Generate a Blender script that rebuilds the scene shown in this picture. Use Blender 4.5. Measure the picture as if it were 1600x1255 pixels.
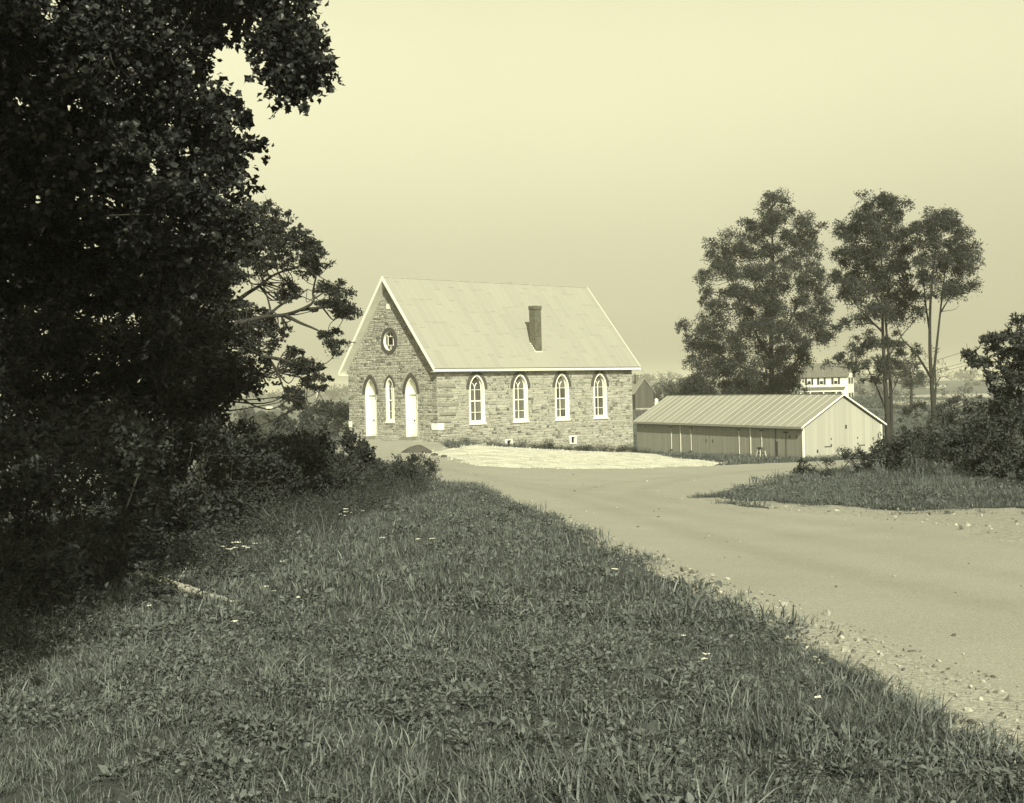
import bpy, math, random
import numpy as np
from mathutils import Vector, Matrix
from mathutils.geometry import tessellate_polygon

random.seed(7); rng = np.random.default_rng(7)
scene = bpy.context.scene
for o in list(bpy.data.objects): bpy.data.objects.remove(o)
COL = scene.collection
R = math.radians

# ------------------------------------------------------------------ camera
F, TH, HY, EYE = 1993.54, 0.0231, 608.69, 1.65      # focal length in photo pixels, roll, eye line row, eye height
CT, ST = math.cos(TH), math.sin(TH)
cd = bpy.data.cameras.new('camera'); cam = bpy.data.objects.new('camera', cd); COL.objects.link(cam)
cam.matrix_world = Matrix(((CT, ST, 0, 0), (0, 0, -1, 0), (-ST, CT, 0, EYE), (0, 0, 0, 1)))
cd.sensor_fit = 'HORIZONTAL'; cd.sensor_width = 36; cd.lens = F / 1600 * 36
cd.shift_y = -(627.5 - HY) / 1600; cd.clip_start = 0.1; cd.clip_end = 20000
scene.camera = cam
scene.render.resolution_x, scene.render.resolution_y = 1024, 803

# ------------------------------------------------------------------ sky, sun, exposure
SUN_H = Vector((0.16, -0.987)).normalized(); SUN_EL = R(34)
TO_SUN = Vector((SUN_H.x * math.cos(SUN_EL), SUN_H.y * math.cos(SUN_EL), math.sin(SUN_EL)))
SKY_B = 1.0
w = bpy.data.worlds.new('World'); scene.world = w; w.use_nodes = True
nt = w.node_tree; nt.nodes.clear()
out = nt.nodes.new('ShaderNodeOutputWorld'); bg = nt.nodes.new('ShaderNodeBackground')
sky = nt.nodes.new('ShaderNodeTexSky'); sky.sky_type = 'NISHITA'; sky.sun_disc = False
sky.sun_elevation = SUN_EL; sky.sun_rotation = math.atan2(SUN_H.x, SUN_H.y); sky.air_density = 1.0; sky.dust_density = 0.6; sky.ozone_density = 1.0
sep = nt.nodes.new('ShaderNodeSeparateColor'); bwn = nt.nodes.new('ShaderNodeMix'); bwn.data_type = 'FLOAT'; bwn.inputs[0].default_value = SKY_B   # plate film sees mostly the blue of the sky
nt.links.new(sky.outputs[0], sep.inputs[0]); nt.links.new(sep.outputs[1], bwn.inputs[2]); nt.links.new(sep.outputs[2], bwn.inputs[3])
mul = nt.nodes.new('ShaderNodeMix'); mul.data_type = 'RGBA'; mul.blend_type = 'MULTIPLY'
mul.inputs[0].default_value = 1; mul.inputs[7].default_value = (1.0, 0.968, 0.63, 1)      # the print's warm monochrome tone
tcw = nt.nodes.new('ShaderNodeTexCoord'); sxw = nt.nodes.new('ShaderNodeSeparateXYZ'); mrw = nt.nodes.new('ShaderNodeMapRange'); mrw.interpolation_type = 'SMOOTHSTEP'   # haze-dulled toward the horizon, clear and bright above
for i_, v_ in enumerate((.07, .30, .67, 1.30)): mrw.inputs[i_ + 1].default_value = v_
mgw = nt.nodes.new('ShaderNodeMath'); mgw.operation = 'MULTIPLY'; nt.links.new(tcw.outputs['Generated'], sxw.inputs[0]); nt.links.new(sxw.outputs[2], mrw.inputs[0])
nt.links.new(bwn.outputs[0], mgw.inputs[0]); nzw = nt.nodes.new('ShaderNodeTexNoise'); nzw.inputs['Scale'].default_value = 2.6; nzw.inputs['Detail'].default_value = 4; nrw = nt.nodes.new('ShaderNodeMapRange'); nrw.inputs[3].default_value = .93; nrw.inputs[4].default_value = 1.07   # thin uneven high haze
mhw = nt.nodes.new('ShaderNodeMath'); mhw.operation = 'MULTIPLY'; nt.links.new(tcw.outputs['Generated'], nzw.inputs[0]); nt.links.new(nzw.outputs[0], nrw.inputs[0]); nt.links.new(nrw.outputs[0], mhw.inputs[0]); nt.links.new(mrw.outputs[0], mhw.inputs[1]); nt.links.new(mhw.outputs[0], mgw.inputs[1]); nt.links.new(mgw.outputs[0], mul.inputs[6])
nt.links.new(mul.outputs[2], bg.inputs[0]); bg.inputs[1].default_value = 0.080
nt.links.new(bg.outputs[0], out.inputs[0])
sd = bpy.data.lights.new('sun', 'SUN'); sd.energy = 5.0; sd.angle = R(0.55); sd.color = (1.0, 0.968, 0.735)
sun = bpy.data.objects.new('sun', sd); COL.objects.link(sun); sun.location = (20, -40, 60)
sun.rotation_euler = TO_SUN.to_track_quat('Z', 'Y').to_euler()
vs = scene.view_settings; vs.view_transform = 'Standard'; vs.look = 'None'; vs.gamma = 1; vs.exposure = 0.62; vs.use_curve_mapping = False
cy = scene.cycles; cy.max_bounces = 5; cy.diffuse_bounces = 3; cy.glossy_bounces = 2; cy.transmission_bounces = 3; cy.volume_bounces = 0; cy.use_denoising = True

# ------------------------------------------------------------------ helpers
def tone(v, t=(1.0, 1.0, 0.88)): return (v * t[0], v * t[1], v * t[2], 1)
LEAFT = (0.91, 1.02, 0.99)
MATS = {}
def mat(name, lo, hi, nscale=4.0, tint=(1, 1, .88), rough=.85, rand='none', bump=0.0, bscale=30., transl=0.0, stretch=(1, 1, 1), spec=.2, coord='Object', detail=6, ramp=None, metal=0):
    """procedural tone between lo and hi; rand: none | island | object"""
    if name in MATS: return MATS[name]
    m = bpy.data.materials.new(name); m.use_nodes = True; n = m.node_tree; n.nodes.clear()
    N = n.nodes.new; L = n.links.new
    o = N('ShaderNodeOutputMaterial'); b = N('ShaderNodeBsdfPrincipled')
    b.inputs['Roughness'].default_value = rough; b.inputs['Specular IOR Level'].default_value = spec; b.inputs['Metallic'].default_value = metal
    tc = N('ShaderNodeTexCoord'); mp = N('ShaderNodeMapping'); mp.inputs['Scale'].default_value = stretch
    L(tc.outputs[coord], mp.inputs[0])
    no = N('ShaderNodeTexNoise'); no.inputs['Scale'].default_value = nscale; no.inputs['Detail'].default_value = detail; no.inputs['Roughness'].default_value = .62
    L(mp.outputs[0], no.inputs[0])
    rp = N('ShaderNodeMapRange'); rp.inputs[1].default_value = .3; rp.inputs[2].default_value = .7
    L(no.outputs[0], rp.inputs[0]); fac = rp.outputs[0]
    if rand != 'none':
        g = N('ShaderNodeNewGeometry'); oi = N('ShaderNodeObjectInfo'); ad = N('ShaderNodeMath'); ad.operation = 'ADD'; fr = N('ShaderNodeMath'); fr.operation = 'FRACT'
        L(g.outputs['Random Per Island'], ad.inputs[0]); L(oi.outputs['Random'], ad.inputs[1]); L(ad.outputs[0], fr.inputs[0])
        mx = N('ShaderNodeMix'); mx.data_type = 'FLOAT'; mx.inputs[0].default_value = .72
        L(fac, mx.inputs[2]); L(fr.outputs[0], mx.inputs[3]); fac = mx.outputs[0]
    cr = N('ShaderNodeValToRGB'); els = ramp or [(0, lo), (1, hi)]
    cr.color_ramp.elements[0].position = els[0][0]; cr.color_ramp.elements[0].color = tone(els[0][1], tint)
    cr.color_ramp.elements[1].position = els[-1][0]; cr.color_ramp.elements[1].color = tone(els[-1][1], tint)
    for p, v in els[1:-1]:
        e = cr.color_ramp.elements.new(p); e.color = tone(v, tint)
    L(fac, cr.inputs[0]); L(cr.outputs[0], b.inputs['Base Color'])
    if bump:
        n2 = N('ShaderNodeTexNoise'); n2.inputs['Scale'].default_value = bscale; n2.inputs['Detail'].default_value = 4; L(mp.outputs[0], n2.inputs[0])
        bp = N('ShaderNodeBump'); bp.inputs['Strength'].default_value = bump; bp.inputs['Distance'].default_value = .02
        L(n2.outputs[0], bp.inputs['Height']); L(bp.outputs[0], b.inputs['Normal'])
    if transl:
        t = N('ShaderNodeBsdfTranslucent'); L(cr.outputs[0], t.inputs[0]); ms = N('ShaderNodeMixShader'); ms.inputs[0].default_value = transl
        L(b.outputs[0], ms.inputs[1]); L(t.outputs[0], ms.inputs[2]); L(ms.outputs[0], o.inputs[0])
    else: L(b.outputs[0], o.inputs[0])
    MATS[name] = m; return m

def leafmat(name, lo, hi, transl=.3, rough=.6, spec=.25):
    return mat(name, lo, hi, nscale=.6, tint=LEAFT, rough=rough, rand='island', transl=transl, spec=spec, detail=2)

def new_obj(name, me, m=None, parent=None, loc=None, rot=None):
    o = bpy.data.objects.new(name, me); COL.objects.link(o)
    if m is not None and me is not None and not me.materials: me.materials.append(m)
    if parent is not None: o.parent = parent
    if loc is not None: o.location = loc
    if rot is not None: o.rotation_euler = rot
    return o
def tag(o, label=None, cat=None, group=None, kind=None):
    if label: o['label'] = label
    if cat: o['category'] = cat
    if group: o['group'] = group
    if kind: o['kind'] = kind
    return o
def empty(name, loc, rz=0, **k):
    o = new_obj(name, None, loc=loc, rot=(0, 0, rz)); o.empty_display_size = .3
    return tag(o, **k)
def pymesh(name, V, Fc, smooth=False):
    me = bpy.data.meshes.new(name); me.from_pydata([tuple(v) for v in V], [], Fc); me.update()
    if smooth: me.polygons.foreach_set('use_smooth', [True] * len(me.polygons))
    return me
def npmesh(name, V, loops, sizes, smooth=False):
    """fast mesh: V (n,3), flat loop indices, loop count of each face"""
    me = bpy.data.meshes.new(name)
    me.vertices.add(len(V)); me.vertices.foreach_set('co', np.ascontiguousarray(V, np.float32).ravel())
    me.loops.add(len(loops)); me.loops.foreach_set('vertex_index', np.ascontiguousarray(loops, np.int32))
    sizes = np.asarray(sizes, np.int32); st = np.zeros(len(sizes), np.int32); st[1:] = np.cumsum(sizes)[:-1]
    me.polygons.add(len(sizes)); me.polygons.foreach_set('loop_start', st); me.polygons.foreach_set('loop_total', sizes)
    me.polygons.foreach_set('use_smooth', np.full(len(sizes), smooth))
    me.update(calc_edges=True); return me

class MB:
    """collects boxes, bars, plates and tubes into one mesh"""
    def __init__(s): s.V = []; s.F = []
    def add(s, V, Fc):
        b = len(s.V); s.V += [tuple(v) for v in V]; s.F += [tuple(i + b for i in f) for f in Fc]; return s
    def box(s, x0, x1, y0, y1, z0, z1):
        return s.add([(x0,y0,z0),(x1,y0,z0),(x1,y1,z0),(x0,y1,z0),(x0,y0,z1),(x1,y0,z1),(x1,y1,z1),(x0,y1,z1)],
                     [(0,3,2,1),(4,5,6,7),(0,1,5,4),(1,2,6,5),(2,3,7,6),(3,0,4,7)])
    def bar(s, p, q, w, h, up=(0, 0, 1)):
        p, q, up = Vector(p), Vector(q), Vector(up); d = (q - p).normalized(); sx = d.cross(up).normalized() * w / 2; sz = sx.cross(d).normalized() * h / 2
        V = [p - sx - sz, p + sx - sz, p + sx + sz, p - sx + sz, q - sx - sz, q + sx - sz, q + sx + sz, q - sx + sz]
        return s.add(V, [(0,1,2,3),(7,6,5,4),(0,4,5,1),(1,5,6,2),(2,6,7,3),(3,7,4,0)])
    def tube(s, pts, rad, n=7, cap=True):
        pts = [Vector(p) for p in pts]; V = []; Fc = []; m = len(pts); ref = Vector((.31, .17, .93)).normalized()
        for i, p in enumerate(pts):
            t = (pts[min(i + 1, m - 1)] - pts[max(i - 1, 0)]); t = t.normalized() if t.length > 1e-9 else Vector((0, 0, 1))
            a = t.cross(ref)
            if a.length < .05: a = t.cross(Vector((1, 0, 0)))
            a.normalize(); b = t.cross(a)
            for k in range(n):
                an = 2 * math.pi * k / n; V.append(p + (a * math.cos(an) + b * math.sin(an)) * rad[i])
        for i in range(m - 1):
            for k in range(n):
                k2 = (k + 1) % n; Fc.append((i*n + k, i*n + k2, (i+1)*n + k2, (i+1)*n + k))
        if cap: Fc.append(tuple(range(n))[::-1]); Fc.append(tuple((m-1)*n + k for k in range(n)))
        return s.add(V, Fc)
    def plate(s, loops, d0, d1, frame):
        """solid between two parallel copies of a 2D outline with holes; frame(u, v, d) -> xyz, d grows outward"""
        pts = [Vector((u, v, 0)) for lp in loops for (u, v) in lp]
        tri = tessellate_polygon([[Vector((u, v, 0)) for (u, v) in lp] for lp in loops]); n = len(pts)
        V = [frame(p.x, p.y, d0) for p in pts] + [frame(p.x, p.y, d1) for p in pts]; Fc = []
        for a, b, c in tri: Fc += [(a, b, c), (a + n, c + n, b + n)]
        o = 0
        for lp in loops:
            k = len(lp)
            for i in range(k): j = (i + 1) % k; Fc.append((o + i, o + j, o + j + n, o + i + n))
            o += k
        return s.add(V, Fc)
    def build(s, name, m, parent=None, smooth=False, recalc=True):
        me = pymesh(name, s.V, s.F, smooth)
        if recalc:
            import bmesh
            bm = bmesh.new(); bm.from_mesh(me); bmesh.ops.recalc_face_normals(bm, faces=bm.faces); bm.to_mesh(me); bm.free()
        return new_obj(name, me, m, parent)

def P(px, py, d):
    """world point seen at photo pixel (px, py) at depth d"""
    dx, dy = px - 800, py - HY; u = dx * CT - dy * ST; v = dx * ST + dy * CT
    return Vector((u / F * d, d, EYE - v / F * d))
def catmull(pts, per=6):
    pts = [np.array(p, float) for p in pts]
    if len(pts) < 3: return [pts[0] + (pts[-1] - pts[0]) * t for t in np.linspace(0, 1, per + 1)]
    q = [2 * pts[0] - pts[1]] + pts + [2 * pts[-1] - pts[-2]]; o = []
    for i in range(1, len(q) - 2):
        for t in np.linspace(0, 1, per, endpoint=False):
            a, b, c, d = q[i-1:i+3]
            o.append(.5 * ((2*b) + (-a + c) * t + (2*a - 5*b + 4*c - d) * t*t + (-a + 3*b - 3*c + d) * t**3))
    return o + [pts[-1]]

# ------------------------------------------------------------------ terrain (heights relative to the eye, then lifted by EYE)
CH_YAW = 0.8378; CH_K = 72 / 62; CH_X, CH_Y = -4.2228, 72.0; CW, CL, OE, OF = 8.70, 16.17, .331, .452
CA = np.array([math.sin(CH_YAW), math.cos(CH_YAW)]); CB = np.array([-math.cos(CH_YAW), math.sin(CH_YAW)])
SH_YAW = -0.38637; SX, SY, SW, SL = 19.99, 88.0, 6.62, 24.5
SA = np.array([math.sin(SH_YAW), math.cos(SH_YAW)]); SB = np.array([math.cos(SH_YAW), -math.sin(SH_YAW)])
def chw(l, wv): q = np.array([CH_X, CH_Y]) + CA * l + CB * wv; return q[0], q[1]
def shw(l, wv): q = np.array([SX, SY]) + SA * l + SB * wv; return q[0], q[1]
ctrl = []
def cpx(px, py, z):
    dx, dy = px - 800, py - HY; v = dx * ST + dy * CT; u = dx * CT - dy * ST; d = -z * F / v; ctrl.append((u / F * d, d, z))
for a in [(0,1255,-1.65),(400,1255,-1.62),(800,1255,-1.6),(1200,1255,-1.64),(1600,1255,-1.75),(1600,1105,-1.86),(400,1000,-1.75),(800,1000,-1.74),(1200,960,-1.9),
          (1000,872,-2.08),(700,860,-1.92),(840,803,-2.26),(560,800,-2.08),(722,762,-2.25),(690,757,-2.42),(1600,850,-2.15),(1350,812,-2.36),(1100,779,-2.55),
          (1230,746,-3.35),(1385,718,-4.55),(1500,765,-2.35),(1600,790,-2.2),(745,728,-2.85),(1125,728,-3.95),(960,733,-3.3),(650,735,-2.6),(850,765,-2.6),(1000,790,-2.5),(620,712,-2.75)]: cpx(*a)
for (l, wv, z) in [(0,0,-2.9),(0,CW,-2.82),(CL,0,-4.3),(CL*.5,0,-3.72),(CL,CW,-4.6),(-3,CW,-2.76),(-3,0,-2.8),(CL*.5,CW+2,-3.9),(-4,CW*.5,-2.76),(CL*.25,0,-3.32)]: ctrl.append((*chw(l, wv), z))
for (l, wv, z) in [(0,0,-5.36),(0,SW,-5.33),(SL,0,-5.9),(SL,SW,-5.9),(SL/2,0,-5.6),(-2.5,SW/2,-5.2),(SL/2,SW,-5.6)]: ctrl.append((*shw(l, wv), z))
ctrl += [(-3.6,8.5,-1.95),(-6,12,-2.5),(-9,18,-3.0),(-6.5,28,-2.9),(-4.5,18,-2.1),(-15,45,-4.2),(-16,66,-4.0),(-5,3,-1.85),(-9,-2,-2.1),(3,0,-1.75),(-1,0,-1.6),(8,3,-1.9),(12,14,-2.1),(15,22,-2.1),
         (20,35,-2.3),(26,52,-3.6),(32,75,-4.6),(40,100,-5.2),(-30,70,-7.0),(-25,110,-8.0),(0,135,-6.6),(-60,150,-11),(60,150,-4.6),(52,200,-2.9),(30,260,-4.8),
         (95,250,-4.4),(-150,420,-16),(0,420,-9),(150,420,-5.2),(230,600,-4.2),(-200,800,-10),(100,800,-4),(-220,1250,1.0),(-100,1250,2.0),(60,1250,1.5),(180,1250,2.5),(300,1250,0.5),(500,1250,-2),
         (-600,1250,4),(0,2600,-30),(-900,2600,-30),(900,2600,-30),(-70,-40,-3),(70,-40,-3),(0,-40,-1.6),(-200,100,-12),(200,100,-4),(-600,400,-10),(600,400,-5)]
ctrl = np.array(ctrl)
def qmap(x, y):
    x = np.asarray(x, float); y = np.asarray(y, float); yy = np.maximum(y, -6) + 14.0
    return np.stack([np.clip(x / yy, -1.6, 1.6) * 2.2, np.log(yy)], -1)
cq = qmap(ctrl[:, 0], ctrl[:, 1])
def ker(r2): return .5 * r2 * np.log(r2 + 1e-12)
NCT = len(cq); K = ker(((cq[:, None] - cq[None]) ** 2).sum(-1)) + np.eye(NCT) * 2e-4
Pm = np.hstack([np.ones((NCT, 1)), cq]); A_ = np.block([[K, Pm], [Pm.T, np.zeros((3, 3))]])
sol = np.linalg.solve(A_, np.concatenate([ctrl[:, 2], np.zeros(3)]))
def terrain(x, y):
    q = qmap(x, y); sh = q.shape[:-1]; q = q.reshape(-1, 2); z = np.empty(len(q))
    for i in range(0, len(q), 20000):
        c = q[i:i + 20000]; z[i:i + 20000] = ker(((c[:, None] - cq[None]) ** 2).sum(-1)) @ sol[:NCT] + sol[NCT] + c @ sol[NCT + 1:]
    x = np.asarray(x, float).ravel(); y = np.asarray(y, float).ravel(); rr = np.hypot(x, y)
    z += .005 * np.sin(x * 2.1 + 1.3 * np.sin(y * .9)) * np.cos(y * 1.7) * np.clip(rr / 6, 0, 1)
    z += np.clip((rr - 250) / 500, 0, 1) * (1.6 * np.sin(x * .011 + .4) * np.sin(y * .006 + 1) + .8 * np.sin(x * .031 + 2))
    return (z + EYE).reshape(sh)
def tz(x, y): return float(terrain(np.array([x]), np.array([y]))[0])
DS = np.exp(np.linspace(math.log(3.0), math.log(1500), 700))
def G(px, py):
    """where the ray of a photo pixel meets the ground"""
    dx, dy = px - 800, py - HY; u = (dx * CT - dy * ST) / F; v = (dx * ST + dy * CT) / F
    h = EYE - v * DS - terrain(u * DS, DS); i = int(np.argmax(h < 0))
    if h[i] >= 0: i = len(DS) - 1
    t = h[i-1] / (h[i-1] - h[i] + 1e-12); d = DS[i-1] + (DS[i] - DS[i-1]) * t
    return Vector((u * d, d, EYE - v * d))
def poly_px(lst): return np.array([tuple(G(*p))[:2] for p in lst])
def sdf(poly, x, y):
    p = np.stack([np.asarray(x, float).ravel(), np.asarray(y, float).ravel()], -1); d = np.full(len(p), 1e9); ins = np.zeros(len(p), bool)
    for i in range(len(poly)):
        a, b = poly[i], poly[(i + 1) % len(poly)]; e = b - a; wv = p - a
        t = np.clip((wv @ e) / (e @ e + 1e-12), 0, 1); d = np.minimum(d, ((wv - t[:, None] * e) ** 2).sum(-1))
        cnd = ((a[1] > p[:, 1]) != (b[1] > p[:, 1])); xi = a[0] + (p[:, 1] - a[1]) * e[0] / (e[1] if abs(e[1]) > 1e-12 else 1e-12)
        ins ^= cnd & (p[:, 0] < xi)
    d = np.sqrt(d); return np.where(ins, -d, d).reshape(np.shape(x))
def pnoise(x, y, s, seed=0):
    """cheap smooth noise, about -1..1"""
    r = np.random.default_rng(seed); v = 0
    for k in range(5):
        a = r.uniform(0, 6.28); f = s * 1.55 ** k; ph = r.uniform(0, 6.28, 2)
        v = v + np.sin((x * math.cos(a) + y * math.sin(a)) * f + ph[0] + 1.7 * np.sin((-x * math.sin(a) + y * math.cos(a)) * f * .7 + ph[1])) / (1.25 ** k)
    return v / 2.6
# polar grid, fine where the camera looks
ang = np.concatenate([np.arange(-180, -32, 6.), np.arange(-32, 32.01, .3), np.arange(38, 180, 6.)])
rad = np.concatenate([[.3, 1.2, 2.2], np.exp(np.arange(math.log(3.0), math.log(3600), .028))])
AA, RR = np.meshgrid(np.radians(ang), rad); GX = RR * np.sin(AA); GY = RR * np.cos(AA)
GZ = terrain(GX, GY)
def sheet(name, S, lift, m, wrap=False):
    """the part of the ground grid where S < 0, cut along S = 0"""
    nr, na = GX.shape; V = np.stack([GX, GY, GZ + lift], -1).reshape(-1, 3); S = S.reshape(-1)
    idx = np.arange(nr * na).reshape(nr, na)
    if wrap: nx = np.concatenate([idx[:, 1:], idx[:, :1]], 1)
    else: nx = np.concatenate([idx[:, 1:], -np.ones((nr, 1), int)], 1)
    q = np.stack([idx[:-1], idx[1:], nx[1:], nx[:-1]], -1).reshape(-1, 4); q = q[q.min(1) >= 0]
    neg = (S[q] < 0); full = neg.all(1); part = neg.any(1) & ~full
    quads = q[full]; ext = []; EV = []; base = len(V)
    for c in q[part]:
        pl = []
        for i in range(4):
            a, b = c[i], c[(i + 1) % 4]
            if S[a] < 0: pl.append(a)
            if (S[a] < 0) != (S[b] < 0):
                t = S[a] / (S[a] - S[b]); EV.append(V[a] + (V[b] - V[a]) * t - np.array([0, 0, lift * .75])); pl.append(base + len(EV) - 1)
        if len(pl) > 2: ext.append(pl)
    allV = np.vstack([V, np.array(EV)]) if EV else V
    loops = np.concatenate([quads.ravel()] + [np.array(e) for e in ext]).astype(int); sizes = [4] * len(quads) + [len(e) for e in ext]
    used = np.unique(loops); mp = np.zeros(len(allV), int); mp[used] = np.arange(len(used))
    # reverse winding so normals face up
    st = 0; L2 = mp[loops]
    out_l = np.empty_like(L2)
    nq = len(quads) * 4; out_l[:nq] = L2[:nq].reshape(-1, 4).ravel(); st = nq
    for e in ext: out_l[st:st + len(e)] = L2[st:st + len(e)]; st += len(e)
    me = npmesh(name, allV[used], out_l, sizes, True)
    if me.polygons[0].normal.z < 0: me.flip_normals()
    return new_obj(name, me, m)

# ------------------------------------------------------------------ ground, road, gravel, field
ROAD = poly_px([(2300,1500),(1760,1175),(1600,1108),(1480,1054),(1300,984),(1160,929),(1050,888),(1000,867),(920,834),(850,804),(790,781),(745,765),(700,757),(655,742),(600,726),(548,716),
                (520,706),(560,700),(640,704),(690,711),(745,727),(900,732),(1000,731),(1125,727),(1250,722),(1390,713.5),(1440,712),(1440,716),(1388,722),(1300,737),(1230,749),(1160,766),(1092,779),
                (1140,789),(1300,803),(1450,811),(1600,812),(1760,812),(2300,830)])
LOT = np.vstack([poly_px([(1050,716),(1095,719),(1135,724),(1110,728),(1000,733),(900,733.5),(800,732),(745,728),(690,714),(662,709)]), [chw(.2, -3.2), chw(3.0, -2.9), chw(8.0, -2.5), chw(12., -2.1), chw(CL + .2, -1.6)]])
SHOULDER = poly_px([(2300,1600),(1760,1110),(1600,1060),(1480,1015),(1300,950),(1160,900),(1050,864),(1000,846),(920,818),(850,792),(826,793),(840,806),(900,836),(985,876),(1060,909),(1150,950),(1240,1003),(1320,1050),(1400,1090),(1480,1135),(1600,1190),(1760,1260),(2300,1800)])
MARGIN = poly_px([(1085,780),(1130,778),(1300,792),(1420,796),(1600,797),(1700,797),(1700,850),(1600,846),(1450,822),(1300,806),(1180,795)])
FORE = poly_px([(520,706),(541,688),(560,684),(690,691),(694,697),(700,704),(664,709),(640,704),(560,706)])
FIELDS = [poly_px([(1395,634),(1398,619),(1450,617),(1545,615),(1560,636),(1500,640),(1440,633)]), poly_px([(1438,606),(1445,603),(1480,602),(1476,608)])]
SLAB = np.array([chw(*p) for p in [(-2.3, CW + .6), (.5, CW + .6), (.5, -1.2), (-2.3, -.8)]])
S_ROAD = sdf(ROAD, GX, GY) + np.clip(RR / 60, .02, .25) * pnoise(GX, GY, 1.1, 3)
S_LOT = sdf(LOT, GX, GY) + .2 * pnoise(GX, GY, .8, 5) + .32 * pnoise(GX, GY, 3.1, 15)
S_SH = sdf(SHOULDER, GX, GY) + .16 * pnoise(GX, GY, 2.3, 6)
S_MA = sdf(MARGIN, GX, GY) + .5 * pnoise(GX, GY, 1.3, 8)
S_FO = sdf(FORE, GX, GY) + .1 * pnoise(GX, GY, 1.0, 9)
m_ground = mat('m_ground', .03, .065, nscale=.35, tint=LEAFT, rough=.95, bump=.6, bscale=9, detail=9)
tag(sheet('meadow', 84 - RR + 7 * pnoise(GX, GY, .09, 33), .004, mat('m_meadow', .07, .15, nscale=.16, tint=LEAFT, rough=1, bump=.8, bscale=3, detail=10)), 'rough meadow beyond the church and the shed', kind='structure')
tag(sheet('ground', np.full_like(GX, -1.), 0, m_ground, True), 'rolling grassy ground sloping away from the camera', kind='structure')
m_road = mat('m_road', .21, .27, nscale=.5, rough=.92, bump=.25, bscale=60, detail=10, ramp=[(0, .252), (.5, .27), (1, .29)])
road = tag(sheet('road', S_ROAD, .012, m_road), 'pale dirt road curving past the church', kind='structure')
# wheel tracks: slightly darker, smoother bands that follow the traffic
def track(lst): return [np.array(c) for c in catmull([tuple(G(*p))[:2] for p in lst], 8)]
TR = [track(l) for l in ([(1900,930),(1600,905),(1350,858),(1150,820),(1000,790),(860,762),(740,742),(640,722)], [(1900,860),(1600,852),(1350,826),(1150,800),(1040,780),(1000,768),(1080,748),(1200,735),(1390,717)],
                               [(1800,1000),(1500,940),(1250,880),(1050,826),(930,790),(880,775),(960,757),(1120,740),(1280,729)], [(1900,1020),(1600,950),(1300,890),(1100,840),(900,780),(760,748)])]
def track_attr(ob):
    me = ob.data; co = np.empty(len(me.vertices) * 3); me.vertices.foreach_get('co', co); co = co.reshape(-1, 3); a = np.zeros(len(co))
    for t in TR:
        d = np.full(len(co), 1e9)
        for i in range(len(t) - 1):
            e = t[i+1] - t[i]; wv = co[:, :2] - t[i]; s_ = np.clip(wv @ e / (e @ e), 0, 1); d = np.minimum(d, np.hypot(*(wv - s_[:, None] * e).T))
        a += np.exp(-(d / .3) ** 2) * (.8 + .2 * pnoise(co[:, 0], co[:, 1], .12, 4))
    at = me.attributes.new('track', 'FLOAT', 'POINT'); at.data.foreach_set('value', np.clip(a, 0, 1))
track_attr(road)
n = m_road.node_tree; b = n.nodes['Principled BSDF']; src = b.inputs['Base Color'].links[0].from_socket
at = n.nodes.new('ShaderNodeAttribute'); at.attribute_name = 'track'; mx = n.nodes.new('ShaderNodeMix'); mx.data_type = 'RGBA'; mx.blend_type = 'MULTIPLY'
sc_ = n.nodes.new('ShaderNodeMath'); sc_.operation = 'MULTIPLY'; sc_.inputs[1].default_value = .36; n.links.new(at.outputs['Fac'], sc_.inputs[0])
sp = n.nodes.new('ShaderNodeTexNoise'); sp.inputs['Scale'].default_value = 55; sp.inputs['Detail'].default_value = 3
tco = n.nodes.new('ShaderNodeTexCoord'); n.links.new(tco.outputs['Object'], sp.inputs[0])
spr = n.nodes.new('ShaderNodeMapRange'); spr.inputs[1].default_value = .25; spr.inputs[2].default_value = .75; spr.inputs[3].default_value = .68; spr.inputs[4].default_value = 1.32; n.links.new(sp.outputs[0], spr.inputs[0])
mx2 = n.nodes.new('ShaderNodeMix'); mx2.data_type = 'RGBA'; mx2.blend_type = 'MULTIPLY'; mx2.inputs[0].default_value = 1; n.links.new(src, mx2.inputs[6]); n.links.new(spr.outputs[0], mx2.inputs[7])
n.links.new(sc_.outputs[0], mx.inputs[0]); n.links.new(mx2.outputs[2], mx.inputs[6]); mx.inputs[7].default_value = (.72, .72, .72, 1); n.links.new(mx.outputs[2], b.inputs['Base Color'])
m_grav = mat('m_gravel', .17, .42, nscale=26, rough=.95, bump=.9, bscale=45, detail=4)
tag(sheet('gravel_shoulder', S_SH, .007, m_grav), 'stony gravel shoulder along the near road edge', kind='structure')
tag(sheet('gravel_margin', S_MA, .017, mat('m_margin', .18, .33, nscale=12, rough=.95, bump=.6, bscale=45, detail=6)), 'worn gravel margin below the grass island', kind='structure')
m_lot = mat('m_lot', .30, .66, nscale=1.3, rough=.95, bump=.7, bscale=14, detail=9)
tag(sheet('gravel_lot', S_LOT, .022, m_lot), 'bright white gravel strip beside the church', kind='structure')
m_fore = mat('m_forecourt', .24, .32, nscale=1.2, rough=.95, bump=.3, detail=7)
tag(sheet('forecourt', S_FO, .027, m_fore), 'packed pale earth in front of the church doors', kind='structure')
m_field = mat('m_field', .26, .40, nscale=.12, rough=1, detail=8)
for i, fp in enumerate(FIELDS):
    tag(sheet(('stubble_field', 'hay_field')[i], sdf(fp, GX, GY), .15, m_field), ('pale mown field behind the right hand trees', 'pale far field beside the forked tree trunk')[i], kind='structure')

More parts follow.
